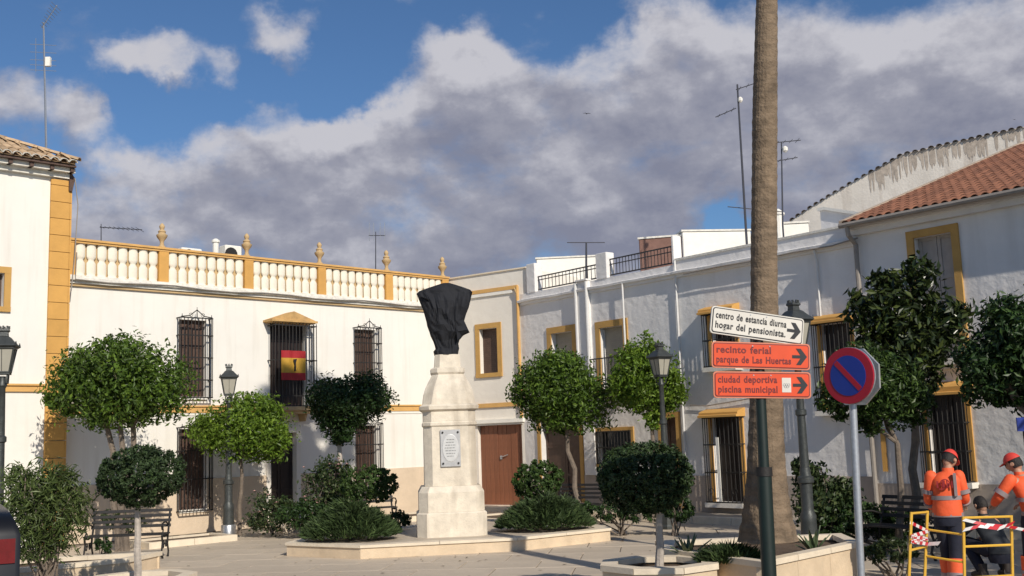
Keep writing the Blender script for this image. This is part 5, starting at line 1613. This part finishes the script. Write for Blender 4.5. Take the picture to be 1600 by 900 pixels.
def hand(nodes, edges, w, d, side, pre):
    """palm and five curled fingers; w wrist point, d direction"""
    w = Vector(w); d = Vector(d).normalized(); lat = d.cross(Vector((0, 0, 1)))
    lat = lat.normalized() if lat.length > .1 else Vector((1, 0, 0)); crl = d.cross(lat).normalized()
    pm_ = w+d*.05; nodes[pre+'p'] = (*pm_, .028, .018); edges.append((pre+'w', pre+'p'))
    for k in range(4):
        b = w+d*.085+lat*(k-1.5)*.021; L = (.055, .07, .065, .05)[k]
        m_ = b+d*L*.5+crl*.012; e_ = b+d*L*.8+crl*.035
        nodes[pre+'k%d' % k] = (*b, .0095); nodes[pre+'m%d' % k] = (*m_, .0085); nodes[pre+'e%d' % k] = (*e_, .007)
        edges += [(pre+'p', pre+'k%d' % k), (pre+'k%d' % k, pre+'m%d' % k), (pre+'m%d' % k, pre+'e%d' % k)]
    tb = w+d*.035+lat*.035*side; te = tb+d*.04+lat*.015*side+crl*.02
    nodes[pre+'t0'] = (*tb, .011); nodes[pre+'t1'] = (*te, .009); edges += [(pre+'p', pre+'t0'), (pre+'t0', pre+'t1')]
def person(label, loc, rz, j, shirt, trousers, gaiter=True, cap='cap', hairm=None):
    """j: joints of the pose; figure faces +y"""
    t = thing('person', label, 'person', loc, rz)
    V = {k: Vector(v) for k, v in j.items()}
    nodes = {}; e = []
    def nd(k, p, r, ry=None): nodes[k] = (*p, r, ry or r)
    nd('pel', V['pel'], .10, .08); nd('spi', V['pel'].lerp(V['chest'], .5), .10, .08); nd('chest', V['chest'], .11, .08); nd('neck', V['neck'], .055)
    nd('jaw', V['neck'].lerp(V['head'], .5), .06)
    e += [('pel', 'spi'), ('spi', 'chest'), ('chest', 'neck')]
    nodes.pop('jaw')
    for s in 'lr':
        nd(s+'sh', V[s+'sh'], .05); nd(s+'el', V[s+'el'], .04); nd(s+'w', V[s+'wr'], .028)
        nd(s+'hip', V[s+'hip'], .06); nd(s+'kn', V[s+'kn'], .05); nd(s+'an', V[s+'an'], .042); nd(s+'toe', V[s+'toe'], .035)
        e += [('chest', s+'sh'), (s+'sh', s+'el'), (s+'el', s+'w'), ('pel', s+'hip'), (s+'hip', s+'kn'), (s+'kn', s+'an'), (s+'an', s+'toe')]
        hand(nodes, e, V[s+'wr'], V[s+'wr']-V[s+'el'], 1 if s == 'l' else -1, s)
    skin('body', nodes, e, M['skin'], t, 'pel')
    # head
    h = V['head']; hd_ = (V['face']-h); hd_.z *= 1; fz = hd_.normalized(); sidev = fz.cross(Vector((0, 0, 1))).normalized(); upv = sidev.cross(fz)
    mb = MB(); vs = []; NR, NC = 12, 18
    for i in range(NR+1):
        th = math.pi*i/NR
        for k in range(NC):
            ph = 2*math.pi*k/NC
            x, y, z = math.sin(th)*math.cos(ph), math.sin(th)*math.sin(ph), math.cos(th)
            sx_, sy_, sz_ = .076, .098, .118
            if z < 0: sx_ *= 1+.25*z; sy_ *= 1+.18*z
            px_, py_, pz_ = x*sx_, y*sy_, z*sz_
            if y > .85 and abs(z+.05) < .28: py_ += .018*(1-abs(x)*2)      # nose
            if y > .6 and .1 < z < .3: py_ -= .006
            vs.append(h+sidev*px_+fz*py_+upv*pz_)
    mb.add(vs, [(i*NC+k, i*NC+(k+1) % NC, (i+1)*NC+(k+1) % NC, (i+1)*NC+k) for i in range(NR) for k in range(NC)])
    mb.tube([V['neck']-Vector((0, 0, .05)), h-upv*.06], [.055, .05], 10)
    for sg in (1, -1):
        c_ = h+sidev*.076*sg-upv*.01; mb.tube([c_-fz*.004, c_+sidev*sg*.015-fz*.006], [.028, .02], 8)
    hb = mb.build('head', M['skin'], t, smooth=True)
    mb = MB()
    for sg in (1, -1):
        mb.tube([h+fz*.088+sidev*.03*sg+upv*.015, h+fz*.094+sidev*.03*sg+upv*.015], .010, 8)
    mb.tube([h+fz*.088-upv*.055+sidev*.022, h+fz*.094-upv*.056, h+fz*.088-upv*.055-sidev*.022], .005, 5)
    mb.build('face_features', M['hair'], hb)
    def shell(name, m, zlo, k, back):
        mb = MB(); vs = []; n = 10
        for i in range(n+1):
            for q in range(NC):
                ph = 2*math.pi*q/NC; lim = zlo + (back if math.sin(ph) < .1 else 0)
                th = math.acos(max(-1, min(1, 1-(1-lim)*i/n)))
                vs.append(h+sidev*math.sin(th)*math.cos(ph)*.078*k+fz*math.sin(th)*math.sin(ph)*.10*k+upv*math.cos(th)*.12*k)
        mb.add(vs, [(i*NC+q, i*NC+(q+1) % NC, (i+1)*NC+(q+1) % NC, (i+1)*NC+q) for i in range(n) for q in range(NC)])
        return mb
    shell('hair', M['hair'], .35, 1.06, -.85).build('hair', M['hair'], t, smooth=True)
    if cap:
        mb = shell('cap', M['capred'], .30, 1.15, 0)
        b0_ = h+upv*.045
        pts_ = []
        for k in range(9):
            a = R(20+140*k/8); pts_.append(b0_+sidev*.085*math.cos(a)+fz*.10*math.sin(a))
        outer = []
        for k in range(9):
            a = R(20+140*k/8); outer.append(b0_+sidev*.085*math.cos(a)+fz*(.10*math.sin(a)+.07*math.sin(a))-upv*.012)
        vv = pts_+outer+[p+upv*.008 for p in pts_+outer]
        fs = [(k, k+1, 9+k+1, 9+k) for k in range(8)]+[(18+k, 27+k, 27+k+1, 18+k+1) for k in range(8)]+[(9+k, 9+k+1, 27+k+1, 27+k) for k in range(8)]
        mb.add(vv, fs)
        mb.build('cap', M['capred'], t, smooth=True)
    # clothes
    def loft(mb, secs, n=24):
        vs = []
        for c_, rx_, ry_ in secs:
            for k in range(n):
                a = 2*math.pi*k/n
                w_ = 1+.02*math.sin(a*6+c_[2]*20)
                vs.append((c_[0]+rx_*w_*math.copysign(abs(math.cos(a))**.85, math.cos(a)), c_[1]+ry_*w_*math.sin(a), c_[2]))
        m_ = len(secs)
        mb.add(vs, [(i_*n+k, i_*n+(k+1) % n, (i_+1)*n+(k+1) % n, (i_+1)*n+k) for i_ in range(m_-1) for k in range(n)]+[tuple(range(n-1, -1, -1)), tuple(range((m_-1)*n, m_*n))])
    P_, C_, K_ = V['pel'], V['chest'], V['neck']
    mb = MB(); mid = P_.lerp(C_, .5); up1 = C_.lerp(K_, .45); up2 = C_.lerp(K_, .75)
    loft(mb, [(P_-Vector((0, 0, .04)), .170, .135), (P_, .172, .138), (mid, .160, .128), (C_, .178, .132), (C_.lerp(K_, .25), .180, .128), (up1, .165, .115), (up2, .115, .09), (K_-Vector((0, 0, .02)), .07, .066), (K_+Vector((0, .01, .02)), .066, .062)])
    for s in 'lr':
        A, B, W_ = V[s+'sh'], V[s+'el'], V[s+'wr']
        inn = A.lerp(C_, .62)
        ax_s = (A-B).normalized()
        mb.tube([A+ax_s*.072, A+ax_s*.060, A+ax_s*.035, A, A.lerp(B, .35), B.lerp(A, .08), B.lerp(W_, .12), B.lerp(W_, .5), B.lerp(W_, .9)], [.012, .045, .066, .074, .070, .060, .058, .055, .044], 14)
    mb.build('jacket', shirt, t, smooth=True)
    mb = MB()
    loft(mb, [(P_-Vector((0, 0, .16)), .135, .115), (P_-Vector((0, 0, .10)), .160, .125), (P_+Vector((0, 0, .02)), .155, .12)])
    for s in 'lr':
        A, B, W_ = V[s+'hip'], V[s+'kn'], V[s+'an']
        mb.tube([A+Vector((0, 0, .04)), A.lerp(B, .2), A.lerp(B, .6), B.lerp(A, .08), B.lerp(W_, .12), B.lerp(W_, .5), B.lerp(W_, .95)], [.085, .10, .088, .076, .074, .074, .066], 14)
    mb.build('trousers', trousers, t, smooth=True)
    for s in 'lr':
        a, b = V[s+'an'], V[s+'toe']
        d = (b-a); d.z = 0; d.normalize()
        mb = MB(); mb.tube([a-d*.04+Vector((0, 0, -.02)), a+d*.06+Vector((0, 0, -.03)), b+d*.02], [.058, .055, .04], 10)
        mb.tube([a+Vector((0, 0, .10)), a-Vector((0, 0, .02))], .058, 10)
        mb.build('boot', M['boot'], t, smooth=True)
        if gaiter:
            p, q = V[s+'an'].lerp(V[s+'kn'], .18), V[s+'an'].lerp(V[s+'kn'], .78)
            MB().tube([p, p.lerp(q, .5), q], [.092, .098, .10], 14).build('orange_legging', M['hivis'], t, smooth=True)
            m1 = p.lerp(q, .15); m2 = p.lerp(q, .32)
            MB().tube([m1, m2], .105, 14).build('reflective_band', M['band'], t, smooth=True)
    return t, V
stand = dict(pel=(0, 0, .96), chest=(0.01, .02, 1.30), neck=(.045, .03, 1.46), head=(.07, .085, 1.575), face=(0.12, .165, 1.50),
             lsh=(-.155, .02, 1.38), lel=(-.205, .04, 1.12), lwr=(-.18, .22, .99), rsh=(.155, .02, 1.38), rel=(.205, .05, 1.12), rwr=(.19, .25, 1.03),
             lhip=(-.075, .01, .90), lkn=(-.05, .10, .50), lan=(-.03, .14, .10), ltoe=(-.03, .29, .045), rhip=(.075, 0, .90), rkn=(.05, .0, .50), ran=(.03, -.06, .10), rtoe=(.06, .09, .045))
p1, V1 = person('worker standing with his back turned in orange jacket and red cap', ground(1492, 13.2), R(-22), stand, M['hivis'], M['navy'])
def torsoband(t, z, rx_, ry_, h=.05, c=(0, .015), m='band'):
    mb = MB(); n = 28; vs = []
    for zz_ in (z-h/2, z+h/2):
        for k in range(n):
            a = 2*math.pi*k/n; vs.append((c[0]+rx_*math.cos(a), c[1]+ry_*math.sin(a), zz_))
    mb.add(vs, [(k, (k+1) % n, n+(k+1) % n, n+k) for k in range(n)])
    mb.build('reflective_band', M[m], t, smooth=True, recalc=False)
torsoband(p1, 1.13, .176, .142); torsoband(p1, .93, .182, .150)
MB().box(.095, .130, -.140, -.09, 1.15, 1.42).build('brace_band', M['band'], p1)
# print on the back
mb = MB().tube([(0+.05*math.cos(q), -.152, 1.30+.05*math.sin(q)) for q in [2*math.pi*k/20 for k in range(21)]], .008, 4)
mb.box(-.07, -.015, -.156, -.148, 1.23, 1.245).box(-.03, .0, -.156, -.148, 1.26, 1.34).box(.015, .03, -.156, -.148, 1.25, 1.35).box(.03, .06, -.156, -.148, 1.29, 1.305)
mb.box(-.095, -.075, -.150, -.142, 1.25, 1.33).box(.07, .085, -.150, -.142, 1.25, 1.33)
mb.build('back_print', M['logo'], p1)
for s in 'lr':
    a, b = V1[s+'el'], V1[s+'wr']; MB().tube([a.lerp(b, .30), a.lerp(b, .5)], .074, 12).build('sleeve_band', M['band'], p1, smooth=True)
    a, b = V1[s+'sh'], V1[s+'el']; MB().tube([a.lerp(b, .62), a.lerp(b, .8)], .085, 12).build('sleeve_band', M['band'], p1, smooth=True)
bent = dict(stand); bent.update(pel=(0, -.03, .93), chest=(0, .12, 1.24), neck=(0, .18, 1.38), head=(-.02, .25, 1.50), face=(-.08, .36, 1.44), lsh=(-.20, .13, 1.31), rsh=(.20, .13, 1.31),
            lel=(-.33, .22, 1.10), lwr=(-.22, .42, 1.02), rel=(.30, .22, 1.08), rwr=(.22, .42, 1.0))
p2, V2 = person('worker in orange jacket bending forward cut by the right edge', ground(1630, 13.1), R(18), bent, M['hivis'], M['navy'])
torsoband(p2, 1.08, .18, .15, c=(0, .05)); torsoband(p2, .92, .18, .15, c=(0, -.02))
for s in 'lr':
    a, b = V2[s+'sh'], V2[s+'el']; MB().tube([a.lerp(b, .60), a.lerp(b, .82)], .086, 12).build('sleeve_band', M['band'], p2, smooth=True)
crouch = dict(pel=(0, -.10, .38), chest=(0, .12, .66), neck=(0, .19, .80), head=(0, .24, .93), face=(0, .34, .88), lsh=(-.19, .14, .73), rsh=(.19, .14, .73),
              lel=(-.27, .32, .56), lwr=(-.15, .50, .48), rel=(.27, .32, .56), rwr=(.15, .50, .48),
              lhip=(-.11, -.08, .36), lkn=(-.20, .34, .46), lan=(-.17, .06, .10), ltoe=(-.19, .22, .045), rhip=(.11, -.08, .36), rkn=(.20, .34, .46), ran=(.17, .06, .10), rtoe=(.19, .22, .045))
person('dark haired person crouching between the two orange workers', ground(1560, 14.3), R(10), crouch, M['darkshirt'], M['navy'], gaiter=False, cap=None)
# blue plate on the far right tree
p = at(1596, 662, 15.9)
o = thing('blue_plate', 'small blue plate on a thin pole at the right edge', 'sign', (p.x, p.y, 0))
MB().box(-.07, .14, -.01, .01, p.z-.11, p.z+.09).build('plate', M['sign_blue'], o)
MB().tube([(.04, .03, 0), (.04, .03, p.z+.1)], .02, 8).build('pole', M['iron'], o)

# ---------------------------------------------------------------- parked car at the left edge
M['carpaint'] = mat('dark_blue_car_paint', (.006, .006, .007), .35, 3, .1)
M['tyre'] = mat('tyre_rubber', (.02, .02, .02), .9); M['taillight'] = mat('red_tail_light', (.13, .006, .008), .2, 20, .2)
cb = ground(25, 9.2)
ca_ = R(-62)
t = thing('parked_car', 'dark car with red tail light cut off at the lower left', 'car', (cb.x-1.68*math.cos(R(28)), cb.y-1.68*math.sin(R(28)), 0), ca_)
sideprof = [(0, .35), (.0, 1.32), (-.06, 1.43), (-.20, 1.50), (-.45, 1.53), (-1.7, 1.53), (-2.3, 1.48), (-2.95, 1.12), (-3.8, .94), (-4.0, .65), (-4.0, .32), (-3.5, .22), (-.2, .22)]
def carbody():
    mb = MB(); n = len(sideprof); cols = [(-.84, .93), (-.80, 1.0), (0, 1.0), (.80, 1.0), (.84, .93)]
    vs = []
    for yi, (y, k) in enumerate(cols):
        for x, z in sideprof:
            zz_ = z
            inset = .14*max(0, (z-1.36)/.26) if z > 1.36 else 0
            yy = y - math.copysign(inset, y) if y else 0
            xs_ = x*1 + ((-.015 if x > -2 else .04) if abs(y) > .82 else 0)
            vs.append((xs_, yy+.84, .02+zz_))
    fs = []
    for c_ in range(len(cols)-1):
        fs += [(c_*n+i, c_*n+(i+1) % n, (c_+1)*n+(i+1) % n, (c_+1)*n+i) for i in range(n)]
    fs += [tuple(range(n-1, -1, -1)), tuple(range((len(cols)-1)*n, len(cols)*n))]
    return mb.add(vs, fs)
carbody().build('body', M['carpaint'], t, smooth=True)
for x in (-.75, -3.2):
    for y in (.06, 1.62):
        w = MB().tube([(x, y-.1, .31), (x, y+.1, .31)], .31, 22).build('wheel', M['tyre'], t, smooth=True)
        MB().tube([(x, y-.11 if y < 1 else y+.11, .31), (x, y-.105 if y < 1 else y+.105, .31)], .20, 16).build('rim', M['silver'], w)
MB().box(-.14, .014, .04, .19, 1.12, 1.32).build('tail_light', M['taillight'], t)
MB().box(-.14, .014, 1.49, 1.64, 1.12, 1.32).build('tail_light', M['taillight'], t)
MB().box(-.12, .05, .02, 1.66, .34, .56).build('bumper', M['tyre'], t)
MB().add([(-.012, .25, 1.04), (-.04, .30, 1.38), (-.04, 1.38, 1.38), (-.012, 1.43, 1.04)], [(0, 1, 2, 3)]).build('rear_window', M['glass'], t).location = (.03, 0, .03)
MB().prism([(-.5, 1.12), (-.62, 1.42), (-2.2, 1.38), (-2.75, 1.12)], .02, .05).build('side_window', M['glass'], t)

r_ = random.Random(12); mb = MB()
for k in range(130):
    cx_, cy_ = r_.choice(((-6.6, 21.0), (-1.6, 19.2), (1.8, 13.6), (-5.2, 24.2), (1.0, 21.0), (6.5, 14.8), (-3.0, 17.0), (2.6, 17.5)))
    x, y = cx_+r_.gauss(0, 1.3), cy_+r_.gauss(0, .9)
    a = r_.uniform(0, 6.3); l = r_.uniform(.03, .065); c_, s_ = math.cos(a)*l, math.sin(a)*l
    z = .006+r_.uniform(0, .004)
    mb.add([(x-c_, y-s_, z), (x+s_*.35, y-c_*.35, z+.008), (x+c_, y+s_, z+.004), (x-s_*.35, y+c_*.35, z+.006)], [(0, 1, 2), (0, 2, 3)])
tag(mb.build('fallen_leaves', leafmat('dry_leaf', (.12, .085, .03), (.20, .13, .05)), recalc=False), 'dry leaves scattered over the paving', 'leaves', kind='stuff')
# ---------------------------------------------------------------- birds
for k, (px, py, lab) in enumerate(((917, 178, 'small dark bird gliding in the middle of the sky'), (1585, 187, 'tiny dark bird in the sky at the far right'))):
    p = at(px, py, 60); s = (.28, .12)[k]
    o = thing('bird', lab, 'bird', p, .3)
    mb = MB().add([(-s, 0, .05*s), (-s*.35, -.12*s, .18*s), (0, -.1*s, .08*s), (s*.35, -.12*s, .18*s), (s, 0, .05*s), (s*.3, .12*s, .14*s), (0, .14*s, .04*s), (-s*.3, .12*s, .14*s)], [(0, 1, 2, 7), (2, 3, 4, 5), (2, 5, 6, 7)])
    mb.tube([(0, -.35*s, .05*s), (0, 0, .06*s), (0, .45*s, .05*s)], [.03*s, .09*s, .02*s], 6)
    mb.build('body', M['iron'], o, recalc=False)
